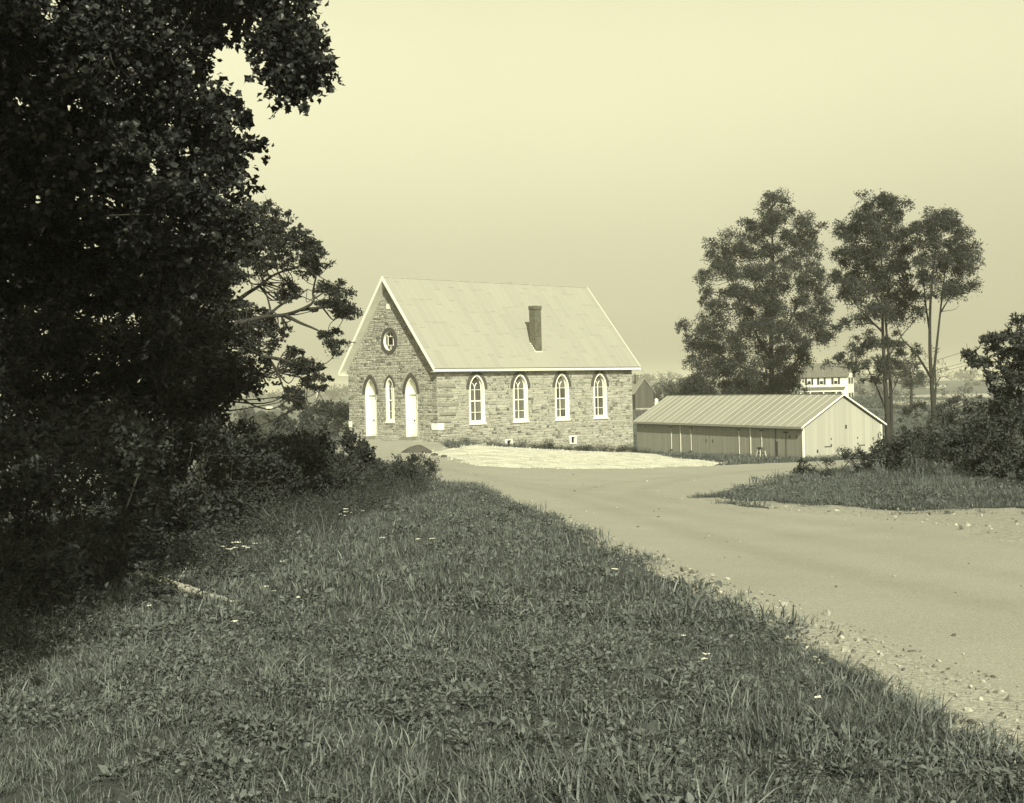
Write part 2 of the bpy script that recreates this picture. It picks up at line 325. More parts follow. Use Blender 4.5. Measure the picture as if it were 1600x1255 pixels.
# ------------------------------------------------------------------ the church
ZB = EYE - 2.9
CHR = math.pi / 2 - CH_YAW
church = empty('church', (CH_X, CH_Y, ZB), CHR, label='stone country church with pointed windows and a pale metal roof', cat='church')
EZ, RZ = 4.18, 9.677; SLP = (RZ - EZ) / (CW / 2 + OE)
def roofz(y): return EZ + (min(y, CW - y) + OE) * SLP
m_mort = mat('m_mortar', .26, .35, nscale=5, rough=.95, bump=.5, bscale=25)
m_stone = mat('m_stone', .1, .4, nscale=9, rough=.9, rand='island', bump=.5, bscale=20, ramp=[(0, .06), (.14, .10), (.25, .245), (.6, .315), (1, .385)])
m_hood = mat('m_hood', .06, .09, nscale=4, rough=.85, bump=.2)
m_white = mat('m_white', .74, .82, nscale=2.5, rough=.6, spec=.3)
m_soffit = mat('m_soffit', .62, .74, nscale=2, rough=.7)
m_pane = mat('m_pane', .035, .13, nscale=1.2, rough=.12, rand='object', spec=.5)
m_dark = mat('m_dark', .012, .02, nscale=3, rough=.5)
fL = lambda u, v, d: (u, -d, v)               # long wall: u along x, outward is -y
fG = lambda u, v, d: (-d, u, v)               # gable wall: u along y, outward is -x
def gothic(c, z0, hw, zs, rise, n=9, grow=0.0, legs=True):
    """pointed outline, bottom at z0 (or springing when legs is False), springing zs"""
    Rr = (rise * rise + hw * hw) / (2 * hw); R2 = Rr + grow; pts = []
    cxl, cxr = c - hw + Rr, c + hw - Rr              # arc centres
    ap = math.sqrt(max(R2 * R2 - (Rr - hw) ** 2, 1e-6)); a1 = math.atan2(ap, hw - Rr + 0.0)
    right = [];
    amax = math.acos(max(-1, min(1, (Rr - hw) / R2)))
    for i in range(n + 1):
        t = amax * i / n; right.append((cxr + R2 * math.cos(t), zs + R2 * math.sin(t)))
    left = [(2 * c - x, z) for x, z in right[:-1]][::-1]
    body = right + left
    if legs: return [(c - hw - grow, z0 - 0), (c + hw + grow, z0)] + body if z0 < zs - 1e-6 else body
    return body
WINS = [2.925, 6.339, 9.806, 13.169]; WHW, WSILL, WSPR, WRISE = .575, .99, 2.99, .845
DOORS = [2.40, 6.40]; DHW, DBOT, DSPR, DRISE = .57, .285, 2.82, .95
CWIN = (4.45, .385, 1.16, 3.2, .57); ROSE = (4.40, 5.93, .78)
BASE = [(5.33, -.29), (10.66, -.31)]
def circle(c, z, r, n=28): return [(c + r * math.cos(2*math.pi*i/n), z + r * math.sin(2*math.pi*i/n)) for i in range(n)]
def bsq(c, z): return [(c - .23, z - .2), (c + .23, z - .2), (c + .23, z + .2), (c - .23, z + .2)]
holesL = [gothic(c, WSILL, WHW, WSPR, WRISE) for c in WINS] + [bsq(c, z) for c, z in BASE]
holesG = [gothic(c, DBOT, DHW, DSPR, DRISE) for c in DOORS] + [gothic(CWIN[0], CWIN[2], CWIN[1], CWIN[3], CWIN[4]), circle(ROSE[0], ROSE[1], .60)]
ZLOW = -2.4
wall = MB()
wall.plate([[(0, ZLOW), (CL, ZLOW), (CL, EZ + .18), (0, EZ + .18)]] + holesL, -.42, 0, fL)
gab = [(.005, ZLOW), (CW, ZLOW), (CW, roofz(CW) - .22), (CW / 2, RZ - .22), (.005, roofz(0) - .22)]
wall.plate([gab] + holesG, -.42, 0, lambda u, v, d: (-d, u, v))
wall.plate([gab], -.42, 0, lambda u, v, d: (CL + d, u, v))
wall.box(.43, CL - .43, CW - .42, CW - .004, ZLOW, EZ + .18)
wall.box(.43, CL - .43, .6, .62, ZLOW, EZ + .1)                                         # dark lining behind the windows
wallo = wall.build('wall', m_mort, church)
# --- stones
def in_poly(lp, u, v):
    ins = False; n = len(lp)
    for i in range(n):
        (a, b), (c, d) = lp[i], lp[(i + 1) % n]
        if (b > v) != (d > v) and u < a + (v - b) * (c - a) / (d - b): ins = not ins
    return ins
exL = [gothic(c, WSILL - .06, WHW + .02, WSPR, WRISE + .03) for c in WINS] + [gothic(c, WSPR, WHW, WSPR, WRISE, grow=.2, legs=False) for c in WINS] + [[(c-.3, z-.27), (c+.3, z-.27), (c+.3, z+.27), (c-.3, z+.27)] for c, z in BASE]
exG = [gothic(c, DBOT - .16, DHW + .02, DSPR, DRISE + .03) for c in DOORS] + [gothic(c, DSPR, DHW, DSPR, DRISE, grow=.22, legs=False) for c in DOORS] + \
      [gothic(CWIN[0], CWIN[2] - .1, CWIN[1] + .02, CWIN[3], CWIN[4] + .02), gothic(CWIN[0], CWIN[3], CWIN[1], CWIN[3], CWIN[4], grow=.17, legs=False), circle(ROSE[0], ROSE[1], .8), [(4.2, 7.8), (4.6, 7.8), (4.6, 8.15), (4.2, 8.15)],
       [(8.4, .8), (8.75, .8), (8.75, 1.2), (8.4, 1.2)], [(-.1, .7), (.55, .7), (.55, 1.1), (-.1, 1.1)]]
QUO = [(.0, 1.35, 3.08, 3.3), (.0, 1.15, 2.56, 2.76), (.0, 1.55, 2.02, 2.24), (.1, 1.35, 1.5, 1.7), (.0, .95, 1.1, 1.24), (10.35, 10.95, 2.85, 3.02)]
exL += [[(a, c), (b, c), (b, d), (a, d)] for a, b, c, d in QUO] + [[(-.1, .7), (.42, .7), (.42, 1.1), (-.1, 1.1)]]
def stones(u0, u1, v0, v1, ex, ok, rs):
    res = []
    def emit(a, b, c, d, depth=0):
        g = .012
        pts = [(a+g, c+g), (b-g, c+g), (b-g, d-g), (a+g, d-g), ((a+b)/2, (c+d)/2), ((a+b)/2, c+g), ((a+b)/2, d-g)]
        bad = any((not ok(*p)) or any(in_poly(e, *p) for e in ex) for p in pts) or any(a < p[0] < b and c < p[1] < d for e in ex for p in e)
        if not bad: res.append((a, b, c, d)); return
        if depth > 3 or (b - a < .13 and d - c < .1): return
        if (b - a) > (d - c): m_ = (a + b) / 2; emit(a, m_, c, d, depth + 1); emit(m_, b, c, d, depth + 1)
        else: m_ = (c + d) / 2; emit(a, b, c, m_, depth + 1); emit(a, b, m_, d, depth + 1)
    v = v0
    while v < v1:
        h = rs.choice([.08, .1, .13, .15, .18, .21]) * rs.uniform(.9, 1.1); u = u0
        while u < u1:
            wd = rs.choice([.13, .17, .22, .28, .34, .46]) * rs.uniform(.85, 1.15); wd = min(wd, u1 - u)
            if u1 - u - wd < .15: wd = u1 - u
            if h > .16 and rs.random() < .45:
                k_ = rs.uniform(.38, .62); emit(u, u + wd, v, v + h * k_); q_ = rs.uniform(.35, .65) * wd; emit(u, u + q_, v + h * k_, v + h); emit(u + q_, u + wd, v + h * k_, v + h)
            else: emit(u, u + wd, v, v + h)
            u += wd
        v += h
    return res
def stone_geo(r, fr, rs):
    a, b, c, d = r; g = .009; j = lambda: rs.uniform(-.022, .022); pr = rs.uniform(.012, .042); bv = .022
    o = [(a+g+j()*.5, c+g+j()*.5), (b-g+j()*.5, c+g+j()*.5), (b-g+j()*.5, d-g+j()*.5), (a+g+j()*.5, d-g+j()*.5)]
    mx_, my_ = (a+b)/2, (c+d)/2
    i = [(x + (bv if x < mx_ else -bv) + j(), y + (bv if y < my_ else -bv) * .7 + j()*.6) for x, y in o]
    V = [fr(x, y, -.01) for x, y in o] + [fr(x, y, pr + rs.uniform(-.006, .006)) for x, y in i]
    return V, [(4, 5, 6, 7), (0, 1, 5, 4), (1, 2, 6, 5), (2, 3, 7, 6), (3, 0, 4, 7)]
rs = random.Random(11)
def gl(l): return tz(*chw(l, 0)) - ZB - .25
zl = [gl(l) for l in np.linspace(0, CL, 12)]
stL = stones(0, CL, ZLOW + .6, EZ - .02, exL, lambda u, v: v > np.interp(u, np.linspace(0, CL, 12), zl) and v < EZ - .03, rs)
stG = stones(0, CW, -.45, RZ - .3, exG, lambda u, v: -.001 <= u <= CW + .001 and v < roofz(u) - .26, rs)
allst = [(r, fL, rs.random()) for r in stL] + [(r, fG, rs.random()) for r in stG]
allst.sort(key=lambda s_: -(s_[0][1] - s_[0][0]) * (s_[0][3] - s_[0][2]))
for r, fr, _ in allst[:290]:
    V, Fc = stone_geo(r, fr, rs); c = np.mean(V, 0); me = pymesh('stone', np.array(V) - c, Fc); new_obj('stone', me, m_stone, wallo, loc=c)
mb = MB()
for r, fr, _ in allst[290:]: mb.add(*stone_geo(r, fr, rs))
tag(mb.build('rubble_stone', m_stone, wallo, recalc=False), kind='stuff')
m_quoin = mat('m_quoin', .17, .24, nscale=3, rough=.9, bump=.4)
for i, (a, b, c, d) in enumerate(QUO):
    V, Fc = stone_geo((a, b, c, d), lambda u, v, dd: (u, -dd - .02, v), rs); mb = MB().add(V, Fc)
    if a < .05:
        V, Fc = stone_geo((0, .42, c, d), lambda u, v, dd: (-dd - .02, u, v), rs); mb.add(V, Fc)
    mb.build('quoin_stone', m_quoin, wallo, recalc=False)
for (a, b, c, d, fr) in [(4.22, 4.58, 7.82, 8.12, fG), (8.42, 8.73, .82, 1.17, fG)]:
    mb = MB().plate([[(a, c), (b, c), (b, d), (a, d)]], -.03, .03, fr); mb.build('white_block', m_white, wallo)
MB().box(-.045, .40, -.045, .53, .72, 1.08).build('white_block', m_white, wallo)
# --- hoods over the openings
def hood(name, c, hw, zs, rise, gw, fr, d, parent):
    o = gothic(c, zs, hw, zs, rise, grow=gw, legs=False); i = gothic(c, zs, hw, zs, rise, grow=0.004, legs=False)
    return MB().plate([o + i[::-1]], -.02, d, fr).build(name, m_hood, parent)
# --- windows
def window(c, hw, zsill, zs, rise, fr, depth=.2, tracery=True, bars=(0.0,), hoodw=.22, meet=None):
    w_ = MB(); o = gothic(c, zsill, hw - .004, zs, rise); i = gothic(c, zsill + .09, hw - .085, zs, rise - .1)
    w_.plate([o, i], -.06, .035, fr); wo = w_.build('window', m_white, church)
    o2 = gothic(c, zsill + .02, hw - .012, zs, rise - .012); i2 = gothic(c, zsill + .1, hw - .05, zs, rise - .06)
    MB().plate([o2, i2], -depth - .06, -.061, fr).build('lining', m_white, wo)
    MB().plate([[(c - hw - .07, zsill - .08), (c + hw + .07, zsill - .08), (c + hw + .07, zsill + .012), (c - hw - .07, zsill + .012)]], -.2, .075, fr).build('sill', m_white, wo)
    d0, d1 = -depth - .02, -depth + .025; ih = hw - .05
    mid = MB()
    def rect(u0, u1, v0, v1, e=0): mid.plate([[(u0, v0), (u1, v0), (u1, v1), (u0, v1)]], d0 - e, d1 + e, fr)
    bw = .017; zm = meet if meet else zsill + (zs - zsill) * .60
    ytop = zs + .06
    rect(c - bw, c + bw, zsill + .1, ytop)
    for zz in bars: rect(c - ih, c + ih, zz - .013, zz + .013, -.003)
    rect(c - ih, c + ih, zm - .03, zm + .03, .012)
    so = gothic(c, zsill + .1, hw - .052, zs, rise - .062); si = gothic(c, zsill + .16, hw - .105, zs, rise - .13)
    mid.plate([so, si], d0 - .004, d1 + .004, fr)
    if tracery:
        Rr = (rise * rise + hw * hw) / (2 * hw)
        for s_ in (-1, 1):
            pts = []
            for t in np.linspace(0, 1, 9):
                a_ = t * 0.62; pts.append((c + s_ * (Rr * (1 - math.cos(a_))), ytop - .05 + Rr * .62 * math.sin(a_)))
            pts = [p for p in pts if in_poly(so, *p)]
            for p, q in zip(pts[:-1], pts[1:]):
                mid.bar(fr(p[0], p[1], (d0 + d1) / 2 + .002 * s_), fr(q[0], q[1], (d0 + d1) / 2 + .002 * s_), .034, .04, up=np.array(fr(0, 0, 1)) - np.array(fr(0, 0, 0)))
    so_ = mid.build('sash', m_white, wo)
    # panes of glass, one by one
    rows = [zsill + .1] + sorted(list(bars) + [zm]) + [None]
    dg = -depth - .012
    for k in range(len(rows) - 1):
        for s_ in (0, 1):
            u0, u1 = (c - ih, c) if s_ == 0 else (c, c + ih); v0 = rows[k]
            if rows[k+1] is not None:
                v1 = rows[k+1]; lp = [(u0, v0), (u1, v0), (u1, v1), (u0, v1)]
            else:
                arc = gothic(c, zs, hw - .06, zs, rise - .07, legs=False)
                half = [p for p in arc if (p[0] <= c + 1e-6 if s_ == 0 else p[0] >= c - 1e-6)]
                lp = ([(c - ih, v0), (c, v0)] + half) if s_ == 0 else ([(c, v0), (c + ih, v0)] + half)
            MB().plate([lp], dg - .006, dg + rs.uniform(-.001, .001), fr).build('pane', m_pane, so_)
    hood('arch_hood', c, hw, zs, rise, hoodw, fr, .055, wo)
    return wo
for c in WINS: window(c, WHW, WSILL, WSPR, WRISE, fL, bars=(1.62, 2.93), meet=2.28)
window(CWIN[0], CWIN[1], CWIN[2], CWIN[3], CWIN[4], fG, depth=.14, bars=(1.78, 3.1), meet=2.42, hoodw=.15)
# --- round window
rw = MB().plate([circle(ROSE[0], ROSE[1], .79), circle(ROSE[0], ROSE[1], .575)], -.02, .05, fG).build('round_window', m_hood, church)
MB().plate([circle(ROSE[0], ROSE[1], .585), circle(ROSE[0], ROSE[1], .545)], -.2, .012, fG).build('frame', m_white, rw)
mt = MB(); c, z = ROSE[0], ROSE[1]; q = .25
for (p, r_) in [((c-q, z-q-.04), (c-q, z+q+.04)), ((c+q, z-q-.04), (c+q, z+q+.04)), ((c-q, z-q), (c+q, z-q)), ((c-q, z+q), (c+q, z+q))]: mt.bar(fG(*p, -.10), fG(*r_, -.10), .028, .03, up=(1, 0, 0))
for sx in (-1, 1):
    for sz in (-1, 1): mt.bar(fG(c + sx*q, z + sz*q, -.101), fG(c + sx*.37, z + sz*.37, -.101), .026, .028, up=(1, 0, 0))
for (du, dv) in ((0, .5), (0, -.5)): mt.bar(fG(c, z + dv * .5, -.102), fG(c, z + dv, -.102), .024, .026, up=(1, 0, 0))
mt.build('muntin', m_white, rw)
MB().plate([circle(c, z, .56)], -.15, -.13, fG).build('pane', m_pane, rw)
MB().plate([[(c-q, z-q), (c+q, z-q), (c+q, z+q), (c-q, z+q)]], -.125, -.115, fG).build('pane', m_dark, rw)
# --- doors
m_door = mat('m_door', .76, .84, nscale=1.5, rough=.5, spec=.35)
for c in DOORS:
    dp = MB().plate([gothic(c, DBOT, DHW - .003, DSPR, DRISE - .003), gothic(c, DBOT - .001, DHW - .06, DSPR, DRISE - .07)], -.34, -.004, fG)
    do = dp.build('door', m_door, church)
    for s_ in (-1, 1):
        u0, u1 = sorted((c + s_ * .006, c + s_ * (DHW - .055)))
        lf = MB().plate([[(u0, DBOT + .01), (u1, DBOT + .01), (u1, 2.74), (u0, 2.74)]], -.33, -.27, fG)
        for (v0, v1) in ((DBOT + .12, 1.15), (1.3, 2.6)):
            lf.plate([[(u0 + .07, v0), (u1 - .07, v0), (u1 - .07, v1), (u0 + .07, v1)], [(u0 + .1, v0 + .03), (u1 - .1, v0 + .03), (u1 - .1, v1 - .03), (u0 + .1, v1 - .03)]], -.271, -.255, fG)
        lo_ = lf.build('door_leaf', m_door, do)
    MB().plate([[(c + .03, 1.2), (c + .07, 1.2), (c + .07, 1.28), (c + .03, 1.28)]], -.27, -.2, fG).build('door_handle', m_dark, do)
    MB().plate([[(c - DHW + .05, 2.745), (c + DHW - .05, 2.745), (c + DHW - .05, 2.83), (c - DHW + .05, 2.83)]], -.34, -.18, fG).build('transom', m_door, do)
    MB().plate([[(c - DHW + .05, 2.825)] + [(c + DHW - .05, 2.825)] + gothic(c, DSPR, DHW - .055, DSPR, DRISE - .06, legs=False)], -.33, -.285, fG).build('tympanum', m_door, do)
    hood('arch_hood', c, DHW, DSPR, DRISE, .22, fG, .055, do)
    st = MB().plate([[(c - .75, .12), (c + .75, .12), (c + .75, DBOT - .004), (c - .75, DBOT - .004)]], -.3, .32, fG); st.build('threshold', m_quoin, do)
    MB().plate([[(c - 1.0, -.35), (c + 1.0, -.35), (c + 1.0, .115), (c - 1.0, .115)]], .05, .72, fG).build('step', m_fore, do)
# --- cellar windows
for c, z in BASE:
    bo = MB().plate([[(c-.28, z-.25), (c+.28, z-.25), (c+.28, z+.25), (c-.28, z+.25)], [(c-.17, z-.19), (c+.17, z-.19), (c+.17, z+.19), (c-.17, z+.19)]], -.12, .055, fL).build('cellar_window', m_white, church)
    MB().plate([[(c-.18, z-.2), (c+.18, z-.2), (c+.18, z+.2), (c-.18, z+.2)]], -.11, -.09, fL).build('pane', m_dark, bo)
# --- roof: deck, panels, seams, boards
m_tin = mat('m_tin', .255, .282, nscale=.7, rough=.55, rand='object', spec=.3, detail=8)
m_seam = mat('m_seam', .32, .38, nscale=2, rough=.5, spec=.3)
HWD = CW / 2 + OE; th_ = math.atan(SLP); SLEN = HWD / math.cos(th_)
x0, x1 = -OF, CL + OF; T = .10
roof = MB()
vt = T / math.cos(th_)
prof = [(-OE, EZ - .005), (CW / 2, RZ - .005), (CW + OE, EZ - .005), (CW + OE, EZ - vt), (CW / 2, RZ - vt), (-OE, EZ - vt)]
roof.plate([prof], x0, x1, lambda u, v, d: (d, u, v))
roofo = roof.build('roof', m_soffit, church)
NC = 30; cw_ = (x1 - x0) / NC
def slope_frame(front):
    """local axes of a roof slope: x along the ridge, y up the slope, z outward"""
    e = Vector((0, math.cos(th_), math.sin(th_))) if front else Vector((0, -math.cos(th_), math.sin(th_)))
    xax = Vector((1, 0, 0)) if front else Vector((-1, 0, 0)); nz = xax.cross(e)
    org = Vector((x0, -OE, EZ)) if front else Vector((x1, CW + OE, EZ))
    return Matrix(((xax.x, e.x, nz.x, org.x), (xax.y, e.y, nz.y, org.y), (xax.z, e.z, nz.z, org.z), (0, 0, 0, 1)))
MF = slope_frame(True); MBk = slope_frame(False)
def panel_mesh(wd, ln): # lower edge lifted a little so it laps over the one below
    g = .006
    V = [(g, 0, .016), (wd-g, 0, .016), (wd-g, ln, .002), (g, ln, .002), (g, 0, .001), (wd-g, 0, .001)]
    return pymesh('panel', V, [(0, 1, 2, 3), (4, 5, 1, 0)])
for ci in range(NC):
    y = 0.0; first = rs.uniform(.5, 1.9); hs = []
    while y < SLEN - .01:
        h = first if y == 0 else 1.85
        if SLEN - y - h < .35: h = SLEN - y
        hs.append((y, h)); y += h
    for (y, h) in hs:
        o = new_obj('panel', panel_mesh(cw_, h + .0), m_tin, roofo); o.matrix_local = MF @ Matrix.Translation((ci * cw_, y, .004 + rs.uniform(0, .003)))
me_s = MB().box(-.011, .011, 0, SLEN - .02, 0, .034).build('seam', m_seam, roofo)
me_s.matrix_local = MF @ Matrix.Translation((.012, 0, 0))
for ci in range(1, NC + 1):
    o = new_obj('seam', me_s.data, None, roofo); o.matrix_local = MF @ Matrix.Translation((ci * cw_ - (.012 if ci == NC else 0), 0, rs.uniform(-.004, .002)))
for ci in range(NC):
    o = new_obj('panel', panel_mesh(cw_, SLEN), m_tin, roofo); o.matrix_local = MBk @ Matrix.Translation((ci * cw_, 0, .004))
rc = MB().bar((x0, CW / 2, RZ + .01), (x1, CW / 2, RZ + .01), .10, .05)
for k in range(9):
    xx = rs.uniform(1, CL - 1); rc.bar((xx, CW / 2, RZ + .04), (xx + rs.uniform(.15, .6), CW / 2, RZ + .045), .05, .035)
rc.build('ridge_cap', mat('m_ridge', .25, .4, nscale=4, rough=.7), roofo)
# rake boards, soffits, eave board
for (xa, sgn) in ((x0, -1), (x1, 1)):
    for front in (True, False):
        def rk(y, z): return (y, z) if front else (CW - y, z)
        lp = [rk(-OE - .03, EZ + .02), rk(CW / 2, RZ + .02 + .03 * SLP), rk(CW / 2, RZ - .2), rk(-OE - .03, EZ - .2)]
        MB().plate([lp], xa + (0 if sgn > 0 else -.035), xa + (.035 if sgn > 0 else 0), lambda u, v, d: (d, u, v)).build('rake_board', m_white, roofo)
        xi0, xi1 = (xa, 0.03) if sgn < 0 else (CL - .03, xa)
        lp = [rk(-OE, EZ - .16), rk(CW / 2, RZ - .16), rk(CW / 2, RZ - .2), rk(-OE, EZ - .2)]
        MB().plate([lp], xi0 + .002, xi1 - .002, lambda u, v, d: (d, u, v)).build('soffit', m_soffit, roofo)
for yy, s_ in ((-OE, -1), (CW + OE, 1)):
    a, b = sorted((yy + s_ * .002, yy + s_ * .04)); MB().box(x0 + .002, x1 - .002, a, b, EZ - .17, EZ - .03).build('eave_board', m_white, roofo)
    a, b = sorted((yy + s_ * .06, -.0 if s_ < 0 else CW)); MB().box(x0 + .004, x1 - .004, a + (.06 if s_ < 0 else 0), b - (.06 if s_ > 0 else 0), EZ - .20, EZ - .172).build('soffit', m_soffit, roofo)
    MB().box(x0, x1, min(yy, yy + s_ * .075), max(yy, yy + s_ * .075), EZ - .026, EZ + .012).build('gutter', mat('m_gutter', .12, .2, nscale=5, rough=.7), roofo)
# --- chimney
m_brick = mat('m_brick', .05, .115, nscale=7, rough=.95, bump=.3)
n = m_brick.node_tree; b = n.nodes['Principled BSDF']; src = b.inputs['Base Color'].links[0].from_socket
bt = n.nodes.new('ShaderNodeTexBrick'); tcn = n.nodes.new('ShaderNodeTexCoord'); mpn = n.nodes.new('ShaderNodeMapping'); mpn.inputs['Rotation'].default_value = (R(90), 0, 0)
sxn = n.nodes.new('ShaderNodeSeparateXYZ'); cmn = n.nodes.new('ShaderNodeCombineXYZ'); adn = n.nodes.new('ShaderNodeMath')
n.links.new(tcn.outputs['Object'], sxn.inputs[0]); n.links.new(sxn.outputs[0], adn.inputs[0]); n.links.new(sxn.outputs[1], adn.inputs[1]); n.links.new(adn.outputs[0], cmn.inputs[0]); n.links.new(sxn.outputs[2], cmn.inputs[1])
n.links.new(cmn.outputs[0], bt.inputs[0]); bt.inputs['Scale'].default_value = 1; bt.inputs['Brick Width'].default_value = .22; bt.inputs['Row Height'].default_value = .075; bt.inputs['Mortar Size'].default_value = .008
bt.inputs['Color1'].default_value = tone(.8); bt.inputs['Color2'].default_value = tone(1.15); bt.inputs['Mortar'].default_value = tone(2.0)
mx = n.nodes.new('ShaderNodeMix'); mx.data_type = 'RGBA'; mx.blend_type = 'MULTIPLY'; mx.inputs[0].default_value = 1; n.links.new(src, mx.inputs[6]); n.links.new(bt.outputs[0], mx.inputs[7]); n.links.new(mx.outputs[2], b.inputs['Base Color'])
cx0, cx1, cy0, cy1 = 8.12, 8.67, .50, .98
ch = MB().box(cx0, cx1, cy0, cy1, roofz(.5) - .3, 7.76).build('chimney', m_brick, roofo)
MB().box(cx0 - .035, cx1 + .035, cy0 - .035, cy1 + .035, 7.76, 7.98).build('chimney_cap', m_brick, ch)
fl = MB()
for k in range(4):
    y_ = cy0 + k * (cy1 - cy0) / 4; fl.box(cx0 - .012, cx0 - .003, y_, y_ + .12, roofz(y_) - .02, roofz(y_) + .15)
fl.box(cx0 - .06, cx1 + .02, cy0 - .012, cy0 - .003, roofz(cy0) - .1, roofz(cy0) + .05); fl.build('flashing', m_white, ch)
# platform in front of the doors
slab = MB(); sx = [(-2.4, CW + .5), (-.08, CW + .5), (-.08, -.05), (-1.9, -.9), (-2.5, .5)]
slab.plate([[(p[0], p[1]) for p in sx]], -.6, .03, lambda u, v, d: (u, v, d)); so_ = slab.build('platform', m_fore, church)

# ------------------------------------------------------------------ the long shed
def proj(p):
    u = F * p[0] / p[1]; v = -F * (p[2] - EYE) / p[1]; return 800 + u * CT + v * ST, HY - u * ST + v * CT
ZS = EYE - 5.38
shed = empty('horse_shed', (SX, SY, ZS), -SH_YAW, label='long low board shed with a pale ribbed metal roof', cat='shed')
def shl(px, z=1.0):
    lo, hi = -1., 30.
    for _ in range(40):
        m_ = (lo + hi) / 2; q = shw(m_, 0)
        if proj((q[0], q[1], ZS + z))[0] > px: lo = m_
        else: hi = m_
    return lo
def shg(px, z=1.0):
    lo, hi = -1., 9.
    for _ in range(40):
        m_ = (lo + hi) / 2; q = shw(0, m_)
        if proj((q[0], q[1], ZS + z))[0] < px: lo = m_
        else: hi = m_
    return lo
SE, SR, SO = 2.322, 4.52, .25; SSL = (SR - SE) / (SW / 2 + SO)
def srz(x): return SE + (min(x, SW - x) + SO) * SSL
m_board = mat('m_board', .285, .35, nscale=3, rough=.9, rand='object', stretch=(3, 3, .35), bump=.4, bscale=12)
m_iron_and_gaps = mat('m_iron_and_gaps', .03, .06, nscale=8, rough=.7)  # ironwork, and the painted shade of gaps and holes in the boards
core = MB().box(.03, SW - .03, .03, SL - .03, -.9, SE + .1)
core.plate([[(.03, SE + .05), (SW - .03, SE + .05), (SW / 2, SR - .25)]], .03, SL - .03, lambda u, v, d: (u, d, v))
coreo = core.build('wall', mat('m_shedcore', .05, .08, rough=.9), shed)
y = 0.0
while y < SL:
    wd = min(rs.uniform(.19, .27), SL - y)
    if wd < .08: break
    dd = rs.uniform(.0, .007); g = rs.uniform(.003, .009)
    MB().box(-.024 - dd, .02, y + g, y + wd, -.85, SE + .12).build('board', m_board, coreo); y += wd
x = 0.0
while x < SW:
    wd = min(rs.uniform(.19, .25), SW - x)
    if wd < .08: break
    dd = rs.uniform(0, .005); lp = [(x + .005, -.7), (x + wd, -.7), (x + wd, srz(x + wd) - .16), (x + .005, srz(x + .005) - .16)]
    if x < SW / 2 < x + wd: lp = lp[:3] + [(SW / 2, SR - .16)] + lp[3:]
    MB().plate([lp], -.024 - dd, .02, lambda u, v, d: (u, d, v)).build('board', m_board, coreo); x += wd
for k in range(4):   # unseen sides
    pass
MB().box(SW - .02, SW + .02, .02, SL, -.9, SE + .1).build('back_boards', m_board, coreo)
for xx in (-.03, SW - .07): MB().box(xx, xx + .1, -.055, -.026, -.6, SE + .02).build('corner_board', m_white, shed)
MB().box(-.055, -.026, -.03, .07, -.6, SE + .02).build('corner_board', m_white, shed)
# doors: pale battens where the leaves meet, iron hinges and latches
for grp in ((1049.7, 1064, 1080.5), (1155.6, 1173.5, 1191)):
    ys = [shl(p) for p in grp]
    d_ = MB().box(-.05, -.033, ys[2] - .03, ys[0] + .03, SE - .2, SE - .1).build('door', m_board, shed)
    for k, yy in enumerate(ys): MB().box(-.062, -.034, yy - (.05 if k == 1 else .032), yy + (.05 if k == 1 else .032), -.45, SE - .12).build('batten', m_white if k == 1 else m_soffit, d_)
    for yy in (ys[0], ys[2]):
        for zz in (.12, 1.98): MB().box(-.072, -.063, yy - .22, yy + .22, zz - .04, zz + .04).build('hinge', m_iron_and_gaps, d_)
ya, yb, yh = shl(1213), shl(1244), shl(1229)
d_ = MB().box(-.05, -.034, yb, ya, SE - .16, SE - .09).build('door', m_board, shed)
MB().box(-.055, -.034, ya - .03, ya + .02, -.3, SE - .1).build('door_gap', m_iron_and_gaps, d_)  # open door gaps, their shade painted as dark strips on the boards
MB().box(-.058, -.034, ya - .26, ya - .04, 0.02, 1.25).build('dark_notch', mat('m_darknotch', .07, .11, nscale=4), d_)  # lower notch of the door, its shade painted as a dark plate
MB().box(-.056, -.034, yh - .015, yh + .015, 0.1, 1.9).build('door_gap', m_iron_and_gaps, d_)
for zz in (.08, 1.92): MB().box(-.068, -.057, yh - .3, yh + .3, zz - .05, zz + .05).build('hinge', m_iron_and_gaps, d_)
for (px, z0, z1) in ((1104, .9, 1.15), (1114.5, .9, 1.15), (1235, 1.5, 1.72), (1246, 1.5, 1.72), (1009, 1.85, 1.98)):
    yy = shl(px); MB().box(-.046, -.034, yy - .05, yy + .05, z0, z1).build('slot', m_iron_and_gaps, shed)  # slots and knot hole, the shade inside them painted as small plates
for (px0, px1, z0, z1) in ((1288, 1299, .86, .93), (1341, 1351, .86, .93), (1297.6, 1299.6, .94, 1.06), (1339, 1341, .96, 1.08), (1297.8, 1299.6, 1.38, 1.48), (1338.8, 1340.6, 1.38, 1.48), (1320.6, 1323.4, 2.1, 2.36), (1275.5, 1278, .5, .72)):
    a, b = shg(px0), shg(px1); MB().box(a, b, -.045, -.032, z0, z1).build('latch_or_hole', m_iron_and_gaps, shed)  # latches, plus board holes whose inner shade is a painted plate
m_shtin = mat('m_shtin', .25, .31, nscale=1.2, rough=.6, rand='object', spec=.25, detail=8)
m_shseam = mat('m_shseam', .36, .42, nscale=2, rough=.5)
prof = [(-SO, SE), (SW / 2, SR), (SW + SO, SE), (SW + SO, SE - .09), (SW / 2, SR - .09), (-SO, SE - .09)]
sroof = MB().plate([prof], -SO, SL + SO, lambda u, v, d: (u, d, v)).build('roof', mat('m_shdeck', .2, .3), shed)
t2 = math.atan(SSL); SL2 = (SW / 2 + SO) / math.cos(t2); NB = 27; bw2 = (SL + 2 * SO) / NB
